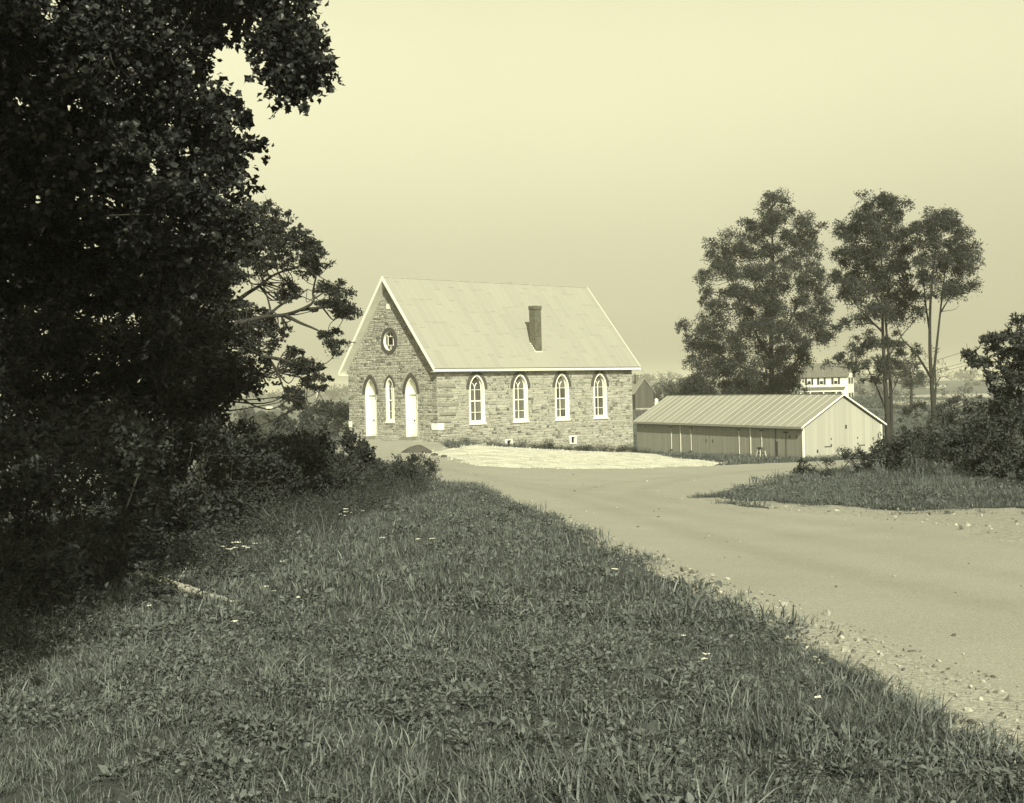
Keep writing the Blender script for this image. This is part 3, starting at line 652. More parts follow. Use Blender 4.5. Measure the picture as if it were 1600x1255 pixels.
for left in (True, False):
    e = Vector((math.cos(t2), 0, math.sin(t2))) if left else Vector((-math.cos(t2), 0, math.sin(t2)))
    ax = Vector((0, -1, 0)) if left else Vector((0, 1, 0)); nz = ax.cross(e)
    og = Vector((-SO, SL + SO, SE)) if left else Vector((SW + SO, -SO, SE))
    Mx = Matrix(((ax.x, e.x, nz.x, og.x), (ax.y, e.y, nz.y, og.y), (ax.z, e.z, nz.z, og.z), (0, 0, 0, 1)))
    for k in range(NB):
        o = new_obj('panel', panel_mesh(bw2, SL2), m_shtin, sroof); o.matrix_local = Mx @ Matrix.Translation((k * bw2, 0, .004))
    sm = MB().box(-.02, .02, 0, SL2 - .01, 0, .04).build('seam', m_shseam, sroof); sm.matrix_local = Mx @ Matrix.Translation((.03, 0, 0))
    for k in range(1, NB + 1):
        o = new_obj('seam', sm.data, None, sroof); o.matrix_local = Mx @ Matrix.Translation((k * bw2 - (.03 if k == NB else 0), 0, rs.uniform(-.003, .003)))
MB().bar((SW / 2, -SO, SR + .02), (SW / 2, SL + SO, SR + .02), .14, .05).build('ridge_cap', m_shtin, sroof)
for s_ in (0, 1):
    def rk(x_, z_): return (x_, z_) if s_ == 0 else (SW - x_, z_)
    MB().plate([[rk(-SO - .03, SE + .01), rk(SW / 2, SR + .03), rk(SW / 2, SR - .07), rk(-SO - .03, SE - .09)]], -SO - .03, -SO, lambda u, v, d: (u, d, v)).build('rake_board', m_white, sroof)
MB().box(-SO - .03, -SO, -SO + .002, SL + SO, SE - .13, SE - .01).build('eave_board', mat('m_eaveb', .3, .4, rough=.8), sroof)
MB().box(-SO + .002, -.03, -SO + .004, SL + SO - .004, SE - .128, SE - .092).build('soffit', mat('m_shdeck', .2, .3), sroof)

# ------------------------------------------------------------------ trestle by the shed door
g = shw(shl(1203), -.75); yv = tz(*g)
tr = empty('wooden_trestle', (g[0], g[1], yv), -SH_YAW + R(78), label='small wooden trestle with dark top and pale splayed legs by the shed door', cat='trestle')
m_dw = mat('m_darkwood', .05, .09, nscale=5, rough=.9); m_lw = mat('m_lightwood', .4, .5, nscale=5, rough=.85)
MB().box(-.36, .36, -.16, .16, .62, .84).build('top', m_dw, tr)
MB().box(-.24, .24, -.14, .14, .36, .5).build('shelf', m_dw, tr)
for sx_ in (-1, 1):
    for sy_ in (-1, 1): MB().bar((sx_ * .24, sy_ * .15, .7), (sx_ * .44, sy_ * .26, -.03), .06, .06).build('leg', m_lw, tr)

# ------------------------------------------------------------------ farmhouse behind the shed
hb = P(1251, 630, 246); HZ = tz(hb.x + 4, hb.y) ; hb.z = min(HZ, hb.z)
house = empty('farmhouse', hb, R(-26), label='white two storey farmhouse with porch and dark shutters behind the trees', cat='house')
HWI, HDE = 9.0, 6.0; he = P(1290, 588, 248).z - hb.z; hr = P(1290, 569, 248).z - hb.z
hw_ = MB().box(0, HWI, 0, HDE, -1, he)
hw_.plate([[(0, he), (HDE, he), (HDE / 2, hr - .1)]], 0, HWI, lambda u, v, d: (d, u, v)); hwo = hw_.build('wall', m_white, house)
m_hroof = mat('m_hroof', .1, .15, nscale=1.5, rough=.85)
MB().plate([[(-.35, he - .25), (HDE / 2, hr), (HDE + .35, he - .25), (HDE + .35, he - .1), (HDE / 2, hr + .18), (-.35, he - .1)]], -.3, HWI + .3, lambda u, v, d: (d, u, v)).build('roof', m_hroof, house)
m_shut = mat('m_shutter', .03, .05, rough=.7)
def fwin(cx_, z0, z1, wd, dark=m_dark):
    wo = MB().box(cx_ - wd / 2 - .08, cx_ + wd / 2 + .08, -.05, -.002, z0 - .08, z1 + .08).build('window', m_white, house)
    MB().box(cx_ - wd / 2, cx_ + wd / 2, -.06, -.051, z0, (z0 + z1) / 2).build('pane', dark, wo)
    MB().box(cx_ - wd / 2, cx_ + wd / 2, -.06, -.051, (z0 + z1) / 2 + .06, z1).build('pane', m_soffit, wo)
    for s_ in (-1, 1):
        a, b = sorted((cx_ + s_ * (wd / 2 + .1), cx_ + s_ * (wd / 2 + .5))); MB().box(a, b, -.09, -.053, z0 - .05, z1 + .05).build('shutter', m_shut, wo)
zu0, zu1 = he - 1.55, he - .3
for cx_ in (1.75, 4.1, 6.8): fwin(cx_, zu0, zu1, .62)
pz = he - 2.05
pr = MB().plate([[(-2.1, pz - .55), (.01, pz), (.01, pz - .16), (-2.1, pz - .7)]], .4, HWI - .4, lambda u, v, d: (d, u, v)).build('porch_roof', m_hroof, house)
MB().box(.4, HWI - .4, -2.12, -2.02, pz - .92, pz - .705).build('porch_beam', m_white, house)
for cx_ in (.6, 2.4, 4.9, 7.3, 8.4): MB().box(cx_ - .09, cx_ + .09, -2.15, -1.98, -.6, pz - .925).build('porch_post', m_white, house)
MB().box(.3, HWI - .3, -2.2, -.002, -1, -.02).build('porch_floor', m_soffit, house)
for cx_ in (1.6, 6.9): fwin(cx_, .4, 1.9, .8)
MB().box(3.7, 4.6, -.05, -.002, 0, 2.0).build('door', m_shut, house)
for y_ in (1.6, 4.2):
    for z0 in (zu0, .6):
        wo = MB().box(HWI + .002, HWI + .05, y_ - .4, y_ + .4, z0, z0 + 1.25).build('window', m_white, house)
        MB().box(HWI + .051, HWI + .06, y_ - .3, y_ + .3, z0 + .08, z0 + 1.17).build('pane', m_dark, wo)
        for s_ in (-1, 1): a, b = sorted((y_ + s_ * .42, y_ + s_ * .75)); MB().box(HWI + .052, HWI + .09, a, b, z0, z0 + 1.25).build('shutter', m_shut, wo)
MB().box(HWI - 1.2, HWI - .55, HDE / 2 - .3, HDE / 2 + .3, hr - .6, hr + .9).build('chimney', m_brick, house)

# ------------------------------------------------------------------ dark barn behind the church corner
bb = P(993, 638, 258); bz = min(tz(bb.x + 2, bb.y + 3), bb.z)
barn = empty('barn', bb, R(17), label='weathered dark board barn peeping out behind the church corner', cat='barn')
BW, BL = 4.0, 10.; be = P(993, 612.5, 258).z - bb.z; br = P(1007, 591, 258).z - bb.z
m_barn = mat('m_barn', .05, .085, nscale=2, rough=.95, rand='object', stretch=(4, 4, .5))
bw_ = MB().box(.04, BW, .05, BL, -1.5, be); bw_.plate([[(.04, be), (BW, be), (BW / 2, br - .12)]], .05, BL, lambda u, v, d: (u, d, v)); bwo = bw_.build('wall', mat('m_barncore', .05, .07), barn)
xx = 0.0
while xx < BW - .05:
    wd = min(.4, BW - xx); z1 = be + (min(xx, BW - xx - wd) / (BW / 2)) * (br - be); z2 = be + (min(xx + wd, BW - xx) / (BW / 2)) * (br - be)
    lp = [(xx + .01, .0), (xx + wd, .0), (xx + wd, be + (min(xx + wd, BW - xx - wd)) / (BW / 2) * (br - be) - .13), (xx + .01, be + min(xx, BW - xx) / (BW / 2) * (br - be) - .13)]
    MB().plate([lp], -.02, .05, lambda u, v, d: (u, d, v)).build('board', m_barn, bwo); xx += wd
MB().box(.0, .03, .06, BL, -.1, be).build('side_boards', m_barn, bwo)
MB().plate([[(-.45, be - .42), (BW / 2, br), (BW + .45, be - .42), (BW + .45, be - .55), (BW / 2, br - .13), (-.45, be - .55)]], -.3, BL + .3, lambda u, v, d: (u, d, v)).build('roof', m_shtin, barn)
MB().box(BW / 2 - .9, BW / 2 - .25, 2.2, 2.9, br - 1.2, br + .75).build('chimney', m_brick, barn)
bs = MB().box(-.05, BW + .05, -.08, .045, -1.6, -.01); bs.build('foundation', m_mort, barn)
wb = P(1025.5, 628.5, 262); o = MB().box(-.35, .35, -.35, .35, -.8, .55); o.plate([[(-.4, .55), (.4, .55), (0, .8)]], -.38, .38, lambda u, v, d: (u, d, v))
wbo = o.build('white_hutch', m_white); wbo.location = (wb.x, wb.y, wb.z); tag(wbo, 'tiny white hutch against the right side of the dark barn', 'hutch')

# ------------------------------------------------------------------ far specks on the left hillside
sg = G(495.5, 621); sh_ = 13 * sg.y / F * .95
si = empty('silo', sg, 0, label='tiny far white silo seen below the oak branch', cat='silo'); rr_ = 2.1 * sg.y / F
s1 = MB().tube([(0, 0, -.5), (0, 0, sh_)], [rr_, rr_], 12).build('barrel', m_white, si); MB().tube([(0, 0, sh_), (0, 0, sh_ + rr_ * .5), (0, 0, sh_ + rr_ * .8)], [rr_, rr_ * .7, rr_ * .1], 12).build('dome', m_soffit, si)
fg = G(421, 643); u_ = fg.y / F
fh = empty('far_house', fg, R(-10), label='tiny far pale roofed house in the valley at left', cat='house')
MB().box(-4 * u_, 4 * u_, -2 * u_, 3 * u_, -1, 4.5 * u_).build('wall', mat('m_farwall', .3, .36), fh)
MB().plate([[(-3 * u_, 4.5 * u_), (3.8 * u_, 4.5 * u_), (.4 * u_, 7.5 * u_)]], -5 * u_, 5 * u_, lambda a, b, d: (d, a, b)).build('roof', m_soffit, fh)
for k in (-2.4, 0, 2.4): MB().box((k - .5) * u_, (k + .5) * u_, -2.06 * u_, -2.01 * u_, 1.6 * u_, 3.2 * u_).build('window', m_dark, fh)

# ------------------------------------------------------------------ utility wires at right
m_wire = mat('m_wire', .1, .14); p0 = G(1392, 626)
wl = [((1392, 580), (1720, 470)), ((1392, 592), (1720, 497)), ((1392, 597), (1720, 502))]
names = ['topmost thin utility wire slanting behind the forked tree', 'middle thin utility wire slanting behind the forked tree', 'lowest thin utility wire slanting behind the forked tree']
ends = []
for (a, b), lb in zip(wl, names):
    q0, q1 = P(*a, 150), P(*b, 62); pts = [q0.lerp(q1, t) - Vector((0, 0, 1.6 * t * (1 - t))) for t in np.linspace(0, 1, 14)]
    tag(MB().tube(pts, [.012 + .008 * (1 - i / 13) for i in range(14)], 5).build('utility_wire', m_wire), lb, 'wire', 'utility wires'); ends.append((q0, q1))
m_pole = mat('m_pole', .09, .14, nscale=3, stretch=(3, 3, .3))
for e, lb in ((0, 'far utility pole hidden behind the slender tree trunks'), (1, 'near utility pole beyond the right edge')):
    q = ends[0][e]; zt = tz(q.x, q.y); po = empty('utility_pole', (q.x, q.y, zt), 0, label=lb, cat='pole', group='utility poles')
    MB().tube([(0, .16, -.6), (0, .16, q.z - zt + .4)], [.15, .1], 9).build('post', m_pole, po)
    for zq in (ends[0][e].z, ends[1][e].z): MB().box(-.6, .6, .0, .08, zq - zt - .12, zq - zt - .02).build('crossarm', m_pole, po)

# ------------------------------------------------------------------ vegetation tools
T_MAPLE = np.array([(0,0),(.34,-.02),(.38,.19),(.58,.40),(.31,.58),(0,1.0),(-.31,.58),(-.58,.40),(-.38,.19),(-.34,-.02)]) - (0, .35)
T_OAK = np.array([(0,0),(.30,.34),(.14,.55),(.30,.78),(0,1.05),(-.30,.78),(-.14,.55),(-.30,.34)]) - (0, .5)
T_LEAF = np.array([(0,0),(.26,.35),(.2,.7),(0,1.0),(-.2,.7),(-.26,.35)]) - (0, .5)
T_DIA = np.array([(0,0),(.22,.5),(0,1.0),(-.22,.5)]) - (0, .5)
T_FROND = np.array([(0,0),(.17,.45),(0,1.0),(-.17,.45)]) - (0, .5)
def nrm(a): return a / (np.linalg.norm(a, axis=-1, keepdims=True) + 1e-9)
def leaf_mesh(name, C, D, Nn, size, tmpl, curl=.25):
    """one flat leaf polygon for each centre, slightly folded along its length"""
    D = nrm(D); T = nrm(np.cross(D, Nn)); Nn = np.cross(T, D); k = len(tmpl)
    sz = np.asarray(size)[:, None, None]
    V = C[:, None, :] + sz * (tmpl[None, :, 0:1] * T[:, None] + tmpl[None, :, 1:2] * D[:, None] - curl * (tmpl[None, :, 1:2] ** 2) * Nn[:, None] + .35 * np.abs(tmpl[None, :, 0:1]) * Nn[:, None])
    return npmesh(name, V.reshape(-1, 3), np.arange(len(C) * k), np.full(len(C), k), False)
def ball(r, n, up=0.0):
    d = nrm(r.normal(size=(n, 3))); d[:, 2] += up; return nrm(d)
def clump_leaves(r, cen, radii, nsh, per, spread=.12, droop=.0, upn=.8, up=.25, inner=.15):
    """leaves along shoots that run from near the clump's heart to its skin"""
    d = ball(r, nsh, up); e = d * np.asarray(radii) * r.uniform(.72, 1.08, (nsh, 1)); s0 = ball(r, nsh) * np.asarray(radii) * inner * r.uniform(0, 1.5, (nsh, 1))
    t = r.uniform(.2, 1.0, (nsh, per)) ** .75; c = s0[:, None] + (e - s0)[:, None] * t[..., None]
    c[..., 2] -= droop * np.asarray(radii)[0] * t ** 2
    c = c + r.normal(size=c.shape) * spread * np.mean(radii); dirs = nrm(e - s0)[:, None] + r.normal(size=c.shape) * .65
    nn = r.normal(size=c.shape) * .75; nn[..., 2] += upn
    return (c.reshape(-1, 3) + np.asarray(cen)), dirs.reshape(-1, 3), nrm(nn.reshape(-1, 3))
def in_polys(polys, pt): return any(in_poly(p, *pt) for p in polys)
def edge_dist(lp, u, v):
    d = 1e9
    for i in range(len(lp)):
        a = np.array(lp[i], float); b = np.array(lp[(i+1) % len(lp)], float); e = b - a; t = max(0, min(1, ((u-a[0])*e[0] + (v-a[1])*e[1]) / (e@e + 1e-9))); d = min(d, math.hypot(u - a[0] - t*e[0], v - a[1] - t*e[1]))
    return d
def crown_clumps(r, polys, D, thick, spacing, gaps=(), scale=1.0):
    """clump centres filling traced outlines, given real depth by how deep inside the outline they sit"""
    res = []
    for lp in polys:
        xs = [p[0] for p in lp]; ys = [p[1] for p in lp]; x0_, x1_, y0_, y1_ = min(xs), max(xs), min(ys), max(ys)
        wpx = min(x1_ - x0_, y1_ - y0_) / 2; y_ = y0_
        while y_ < y1_:
            x_ = x0_
            while x_ < x1_:
                u, v = x_ + r.uniform(-.5, .5) * spacing, y_ + r.uniform(-.5, .5) * spacing
                if in_poly(lp, u, v) and not any((u-g[0])**2 + (v-g[1])**2 < g[2]**2 for g in gaps):
                    ed = edge_dist(lp, u, v)
                    if ed > spacing * .15:
                        f_ = math.sqrt(min(1, ed / wpx)); k_ = max(1, int(round(1 + 2.0 * f_ * scale)))
                        for _ in range(k_):
                            res.append((P(u + r.uniform(-.3, .3) * spacing, v + r.uniform(-.3, .3) * spacing, D + r.uniform(-1, 1) * thick * f_), min(1.0, .55 + ed / (spacing * 1.3))))
                x_ += spacing
            y_ += spacing
    return res
def limb_tube(mb, pts, r0, r1, n=7, per=6):
    c = catmull(pts, per); m_ = len(c); mb.tube(c, [r0 + (r1 - r0) * (i / (m_ - 1)) ** .8 for i in range(m_)], n); return c
def make_tree(name, label, cat, base, limbs, clumps, crad, lmat, bmat, tmpl, lsize, nsh, per, seed, flat=.75, twig=(.05, .012), group=None, droop=0., upn=.8, up=.25, twigs=True, inner=.15):
    """limbs: list of (points, r0, r1); clumps: list of (centre, factor)"""
    r = np.random.default_rng(seed); ro = empty(name, base, 0, label=label, cat=cat, group=group); B = np.array(base)
    tb = MB(); samp = []
    for pts, r0, r1 in limbs:
        c = limb_tube(tb, [np.array(p) - B for p in pts], r0, r1); samp += [(q, r0 + (r1 - r0) * i / len(c)) for i, q in enumerate(c)]
    S = np.array([s_[0] for s_ in samp])
    if twigs:
        for cen, fct in clumps:
            c = np.array(cen) - B; dd = np.linalg.norm(S - c, axis=1) + .6 * np.maximum(0, S[:, 2] - c[2]); i = int(np.argmin(dd))
            a = S[i]; ln = np.linalg.norm(c - a)
            if ln < .15: continue
            mid = (a + c) / 2 + r.normal(size=3) * .12 * ln + np.array([0, 0, -.06 * ln]); rt = min(twig[0], samp[i][1] * .7) * (.5 + .5 * min(1, ln / 2.5))
            limb_tube(tb, [a, mid, c], max(rt, twig[1]), twig[1], 5, 4)
            for k in range(3 if len(clumps) < 260 else 1):
                e = c + ball(r, 1, .2)[0] * crad * .8; limb_tube(tb, [c * .85 + mid * .15, (c + e) / 2 + r.normal(size=3) * .05 * crad, e], twig[1], twig[1] * .4, 4, 2)
    tb.build('trunk', bmat, ro, smooth=True, recalc=False)
    Cs, Ds, Ns = [], [], []
    for cen, fct in clumps:
        rr = crad * fct * r.uniform(.62, 1.3); k_ = max(3, int(nsh * fct))
        c, d, nn = clump_leaves(r, np.array(cen) - B, (rr, rr, rr * flat), k_, per, droop=droop, upn=upn, up=up, inner=inner); Cs.append(c); Ds.append(d); Ns.append(nn)
    C = np.vstack(Cs); D_ = np.vstack(Ds); N_ = np.vstack(Ns)
    me = leaf_mesh('crown', C, D_, N_, lsize * r.uniform(.65, 1.25, len(C)), tmpl); new_obj('crown', me, lmat, ro)
    return ro
m_bark = mat('m_bark', .02, .042, nscale=6, rough=.95, bump=.8, bscale=15, stretch=(2, 2, .4))
m_bark_pale = mat('m_barkpale', .10, .17, nscale=6, rough=.95, bump=.8, bscale=15, stretch=(2, 2, .4))
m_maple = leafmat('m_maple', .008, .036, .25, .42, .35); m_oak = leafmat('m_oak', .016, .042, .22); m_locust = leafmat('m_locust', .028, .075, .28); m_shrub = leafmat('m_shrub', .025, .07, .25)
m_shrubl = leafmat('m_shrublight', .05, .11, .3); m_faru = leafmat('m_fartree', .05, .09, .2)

# ------------------------------------------------------------------ the right hand locust trees
def gbase(px, D): p = P(px, 700, D); return Vector((p.x, p.y, tz(p.x, p.y)))
def L3(lst, D, jit=0.0, seed=0):
    r = np.random.default_rng(seed); return [P(a, b, D + (r.uniform(-jit, jit) if i else 0)) for i, (a, b) in enumerate(lst)]
rA = np.random.default_rng(21)
outA = [(1178,308),(1208,299),(1236,309),(1240,330),(1264,327),(1284,350),(1287,374),(1282,399),(1300,430),(1303,476),(1311,511),(1297,534),(1281,548),(1264,576),(1240,605),(1210,640),(1100,645),(1064,618),(1062,581),(1078,553),(1059,521),(1063,498),(1094,486),(1087,462),(1090,430),(1102,409),(1097,386),(1118,362),(1154,346),(1180,341)]
DA = 117.; bA = gbase(1207, DA)
clA = crown_clumps(rA, [outA], DA, 4.5, 17, gaps=[(1262,360,8),(1150,500,9),(1225,470,8),(1110,470,8),(1285,415,9),(1180,560,7),(1240,350,6),(1130,545,6),(1200,400,6),(1160,430,7)], scale=.9)
limA = [([bA - Vector((0,0,.5))] + L3([(1206,600),(1205,520),(1208,430),(1206,340),(1208,310)], DA, .6, 1), .33, .03), (L3([(1205,560),(1180,520),(1155,470),(1140,420)], DA, 1.5, 2), .16, .03), (L3([(1206,540),(1235,500),(1255,450),(1262,390)], DA, 1.5, 3), .15, .03),
        (L3([(1206,600),(1240,570),(1270,530),(1290,500)], DA, 2, 4), .14, .03), (L3([(1205,590),(1150,570),(1105,540),(1075,515)], DA, 2, 5), .14, .03), (L3([(1207,470),(1185,430),(1160,390)], DA, 2, 6), .09, .02), (L3([(1207,450),(1230,410),(1250,360)], DA, 2, 7), .08, .02)]
make_tree('locust_tree', 'broad full locust tree rising behind the middle of the shed', 'tree', bA, limA, clA, 1.0, m_locust, m_bark, T_FROND, .23, 36, 9, 31, flat=.85, group='locust trees beside the shed', droop=.18, upn=.6, inner=.5)
DB = 97.; bB = gbase(1388, DB); rB = np.random.default_rng(22)
outB = [(1344,301),(1365,296),(1400,288),(1414,303),(1417,332),(1426,370),(1420,420),(1440,470),(1447,492),(1420,508),(1400,516),(1380,502),(1340,517),(1310,514),(1320,480),(1300,450),(1290,420),(1291,400),(1308,376),(1300,358),(1324,340),(1319,320),(1340,315)]
clB = crown_clumps(rB, [outB], DB, 3.6, 17, gaps=[(1330,420,8),(1345,460,8),(1395,330,6),(1410,455,7),(1330,350,6),(1360,490,6),(1310,405,5),(1400,400,5)], scale=.8)
limB = [([bB - Vector((0,0,.5))] + L3([(1386,640),(1382,580),(1379,500),(1377,400),(1372,320)], DB, .3, 1), .25, .03), ([bB + Vector((.3,.4,-.5))] + L3([(1393,640),(1389,560),(1384,490),(1392,420),(1400,350)], DB + .5, .3, 2), .17, .03),
        (L3([(1378,480),(1350,430),(1330,390)], DB, 1.5, 3), .1, .02), (L3([(1380,520),(1350,490),(1325,460)], DB, 1.5, 4), .09, .02), (L3([(1378,450),(1395,400),(1410,350)], DB, 1.5, 5), .08, .02), (L3([(1382,570),(1405,530),(1430,500)], DB, 1.5, 8), .08, .02)]
make_tree('locust_tree', 'tall locust with twin dark trunks just right of the shed gable', 'tree', bB, limB, clB, .92, m_locust, m_bark, T_FROND, .22, 36, 9, 32, flat=.85, group='locust trees beside the shed', droop=.18, upn=.6, inner=.5)
DC = 94.; bC = gbase(1460, DC); rC = np.random.default_rng(23)
outC = [(1440,337),(1468,312),(1482,328),(1495,334),(1511,350),(1514,380),(1531,385),(1529,410),(1533,430),(1520,456),(1498,466),(1482,474),(1466,462),(1440,462),(1426,444),(1424,400),(1421,350)]
clC = crown_clumps(rC, [outC], DC, 3.2, 16, gaps=[(1485,405,6),(1450,420,8),(1500,440,7),(1470,380,5),(1440,385,5),(1480,440,8)], scale=.7)
limC = [([bC - Vector((0,0,.5))] + L3([(1459,650),(1456,600),(1453,540),(1454,470),(1461,400),(1466,340)], DC, .2, 1), .24, .03), (L3([(1457,600),(1463,545),(1469,490),(1476,430),(1484,380)], DC, .3, 2), .12, .03),
        (L3([(1455,590),(1441,567),(1428,548),(1410,530),(1400,505)], DC, .8, 3), .11, .03), (L3([(1453,520),(1447,480),(1443,440),(1440,400)], DC, .5, 4), .09, .02), (L3([(1470,488),(1484,465),(1503,440)], DC, .6, 5), .07, .02), (L3([(1461,612),(1466,595),(1474,588),(1483,592)], DC, .2, 6), .05, .015), (L3([(1469,487),(1490,484),(1499,478)], DC, .3, 7), .03, .01)]
make_tree('locust_tree', 'slender forked locust with bare lower trunk, rightmost of the tall trees', 'tree', bC, limC, clC, .82, m_locust, m_bark, T_FROND, .2, 36, 9, 33, flat=.85, group='locust trees beside the shed', droop=.18, upn=.6, inner=.5)
DD = 98.; bD = gbase(1402, DD); rD = np.random.default_rng(24)
outD = [(1290,570),(1297,552),(1315,545),(1335,522),(1360,512),(1400,520),(1440,538),(1442,560),(1405,580),(1385,602),(1362,608),(1340,596),(1318,592),(1296,590)]
clD = crown_clumps(rD, [outD], DD, 2.2, 15, gaps=[(1330,560,8),(1360,545,7),(1395,555,9),(1420,545,6),(1310,572,5),(1350,580,6)], scale=.5)
limD = [([bD - Vector((0,0,.4))] + L3([(1390,660),(1372,610),(1355,575),(1340,550)], DD, .4, 1), .1, .02), (L3([(1382,635),(1400,600),(1415,560)], DD, .6, 2), .06, .015), (L3([(1368,600),(1385,560),(1400,535)], DD, .6, 3), .05, .015), (L3([(1355,575),(1325,575),(1300,572)], DD, .6, 4), .05, .015)]
make_tree('locust_tree', 'small low branching locust in front of the farmhouse gable', 'tree', bD, limD, clD, .62, m_locust, m_bark, T_FROND, .2, 26, 8, 34, flat=.8, group='locust trees beside the shed', droop=.25, upn=1.1)
DE = 165.; bE = gbase(1425, DE); rE = np.random.default_rng(25)
clE = crown_clumps(rE, [[(1393,588),(1403,568),(1422,560),(1437,566),(1446,585),(1440,603),(1400,608)]], DE, 4, 10, scale=.6)
make_tree('field_tree', 'rounded dark tree at the field edge behind the twin trunks', 'tree', bE, [([bE - Vector((0,0,.4))] + L3([(1424,600),(1422,575)], DE), .25, .05)], clE, 1.1, m_shrub, m_bark, T_DIA, .3, 12, 8, 35, flat=.8)
clE = crown_clumps(rE, [[(1442,560),(1452,543),(1467,540),(1477,562),(1479,580),(1470,596),(1452,600)]], DE + 12, 4, 11, gaps=[(1460,570,7)], scale=.3)
bE2 = gbase(1462, DE + 12)
make_tree('field_tree', 'thin pale tree behind the slender forked trunk', 'tree', bE2, [([bE2 - Vector((0,0,.4))] + L3([(1462,600),(1461,560)], DE + 12), .2, .05)], clE, .9, m_shrubl, m_bark, T_DIA, .26, 8, 5, 36, flat=.8)
DF = 42.; bF = gbase(1585, DF); rF = np.random.default_rng(26)
outF = [(1505,560),(1510,545),(1526,537),(1528,522),(1549,518),(1553,508),(1571,512),(1584,495),(1602,490),(1660,470),(1740,500),(1760,640),(1640,660),(1560,655),(1546,620),(1549,596),(1541,575),(1516,574)]
clF = crown_clumps(rF, [outF], DF, 2.2, 17, gaps=[(1540,585,9),(1545,605,6),(1565,575,5),(1550,560,4)], scale=.4)
limF = [([bF - Vector((0,0,.3))] + L3([(1580,640),(1575,600),(1590,540)], DF, .3, 1), .11, .03), (L3([(1578,650),(1550,605),(1538,575),(1525,550)], DF, .3, 2), .05, .015), (L3([(1575,600),(1560,560),(1555,530)], DF, .3, 3), .05, .015), ([bF + Vector((1.2,.5,-.3))] + L3([(1640,600),(1660,530)], DF + .5, .3, 4), .1, .03)]
make_tree('sumac_tree', 'dark sumac tree with drooping fronds at the right edge', 'tree', bF, limF, clF, .42, m_shrub, m_bark, T_FROND, .2, 15, 8, 37, flat=.8, droop=.35, upn=.9)

# ------------------------------------------------------------------ the left hand trees
DO = 47.; bO = gbase(318, DO); rO = np.random.default_rng(41)
oakm = [[(250,360),(330,330),(399,305),(437,323),(461,340),(470,357),(488,365),(508,381),(519,393),(499,401),(518,414),(512,434),(490,440),(470,432),(455,415),(425,428),(400,440),(360,452),(300,460),(250,470)],
        [(513,432),(535,438),(554,460),(564,484),(560,497),(540,500),(520,494),(495,489),(478,478),(492,464),(500,446)], [(430,440),(460,432),(470,450),(462,470),(440,474),(425,460)],
        [(496,508),(530,511),(541,530),(544,541),(532,556),(513,548),(504,531)], [(450,545),(462,541),(478,557),(497,556),(511,568),(519,598),(510,613),(484,609),(458,588),(438,572)],
        [(433,610),(450,598),(470,609),(489,625),(476,641),(447,632)], [(280,470),(385,462),(425,478),(448,508),(457,528),(435,537),(428,560),(412,588),(402,604),(380,612),(300,640),(220,640),(220,480)]]
clO = crown_clumps(rO, oakm, DO, 4.0, 12.3, gaps=[(432,371,10),(420,384,7),(462,413,6),(432,452,7),(470,440,6),(415,505,7),(440,520,6),(400,470,8),(425,492,8),(405,565,8)], scale=.75)
limO = [([bO - Vector((0,0,.6))] + L3([(325,640),(335,560),(345,500),(350,430),(345,370)], DO, .3, 1), .42, .08), (L3([(300,585),(345,520),(404,497),(445,492),(470,484),(489,472),(489,456),(494,432)], DO - 1.5, .4, 2), .105, .03), (L3([(445,492),(468,504),(492,514),(512,525)], DO - 1.5, .3, 3), .08, .02),
        (L3([(423,489),(440,476),(468,461),(480,452)], DO - 1.5, .3, 4), .06, .02), (L3([(423,489),(420,473),(412,448)], DO - 1.2, .3, 5), .05, .02), (L3([(470,484),(510,480),(540,478)], DO - 1.5, .4, 6), .07, .02), (L3([(345,490),(380,463),(405,447),(430,429),(470,415)], DO, .5, 7), .1, .03),
        (L3([(348,430),(385,395),(415,382),(438,367)], DO, .5, 8), .11, .03), (L3([(335,570),(385,548),(412,557),(442,562),(482,577)], DO - 2, .4, 9), .11, .03), (L3([(419,559),(434,582),(441,602),(452,622)], DO - 2, .3, 10), .06, .02), (L3([(440,476),(433,455),(445,438)], DO - 1.5, .3, 11), .04, .015)]
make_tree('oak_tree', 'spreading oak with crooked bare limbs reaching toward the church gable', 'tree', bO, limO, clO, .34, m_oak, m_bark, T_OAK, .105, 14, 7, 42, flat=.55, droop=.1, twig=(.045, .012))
DM = 17.5; bM = Vector((-8.3, 17.4, tz(-8.3, 17.4))); rM = np.random.default_rng(43)
outM = [(-130,-150),(560,-150),(510,0),(480,40),(460,60),(400,50),(345,60),(330,90),(338,130),(370,163),(392,182),(384,215),(416,235),(403,268),(418,290),(382,300),(384,345),(372,400),(355,440),(300,470),(240,500),(100,470),(-130,480)]
hang = [(405,50),(475,40),(500,70),(499,120),(482,158),(440,148),(428,166),(412,140),(402,100)]
clM = crown_clumps(rM, [outM], DM, 3.2, 30, gaps=[(90,10,12),(65,110,12),(440,95,20),(372,118,44),(270,185,5),(230,265,10)], scale=.75) + crown_clumps(rM, [hang], DM - 1.5, .5, 22, gaps=[(425,105,15)], scale=.8)
limM = [([bM - Vector((0,0,.6))] + L3([(-95,600),(-75,400),(-30,200),(30,0),(80,-200)], DM, .3, 1), .36, .1), (L3([(12,390),(100,300),(220,240),(330,220)], DM, .5, 2), .12, .02), (L3([(25,230),(140,120),(280,50),(430,20),(470,70)], DM - .5, .5, 3), .12, .02), (L3([(60,0),(200,-90),(400,-120),(490,-40)], DM - 1, .5, 4), .1, .02), (L3([(5,480),(120,420),(260,400),(350,380)], DM, .5, 5), .1, .02), (L3([(30,200),(-120,100),(-300,0)], DM, .5, 6), .12, .03)]
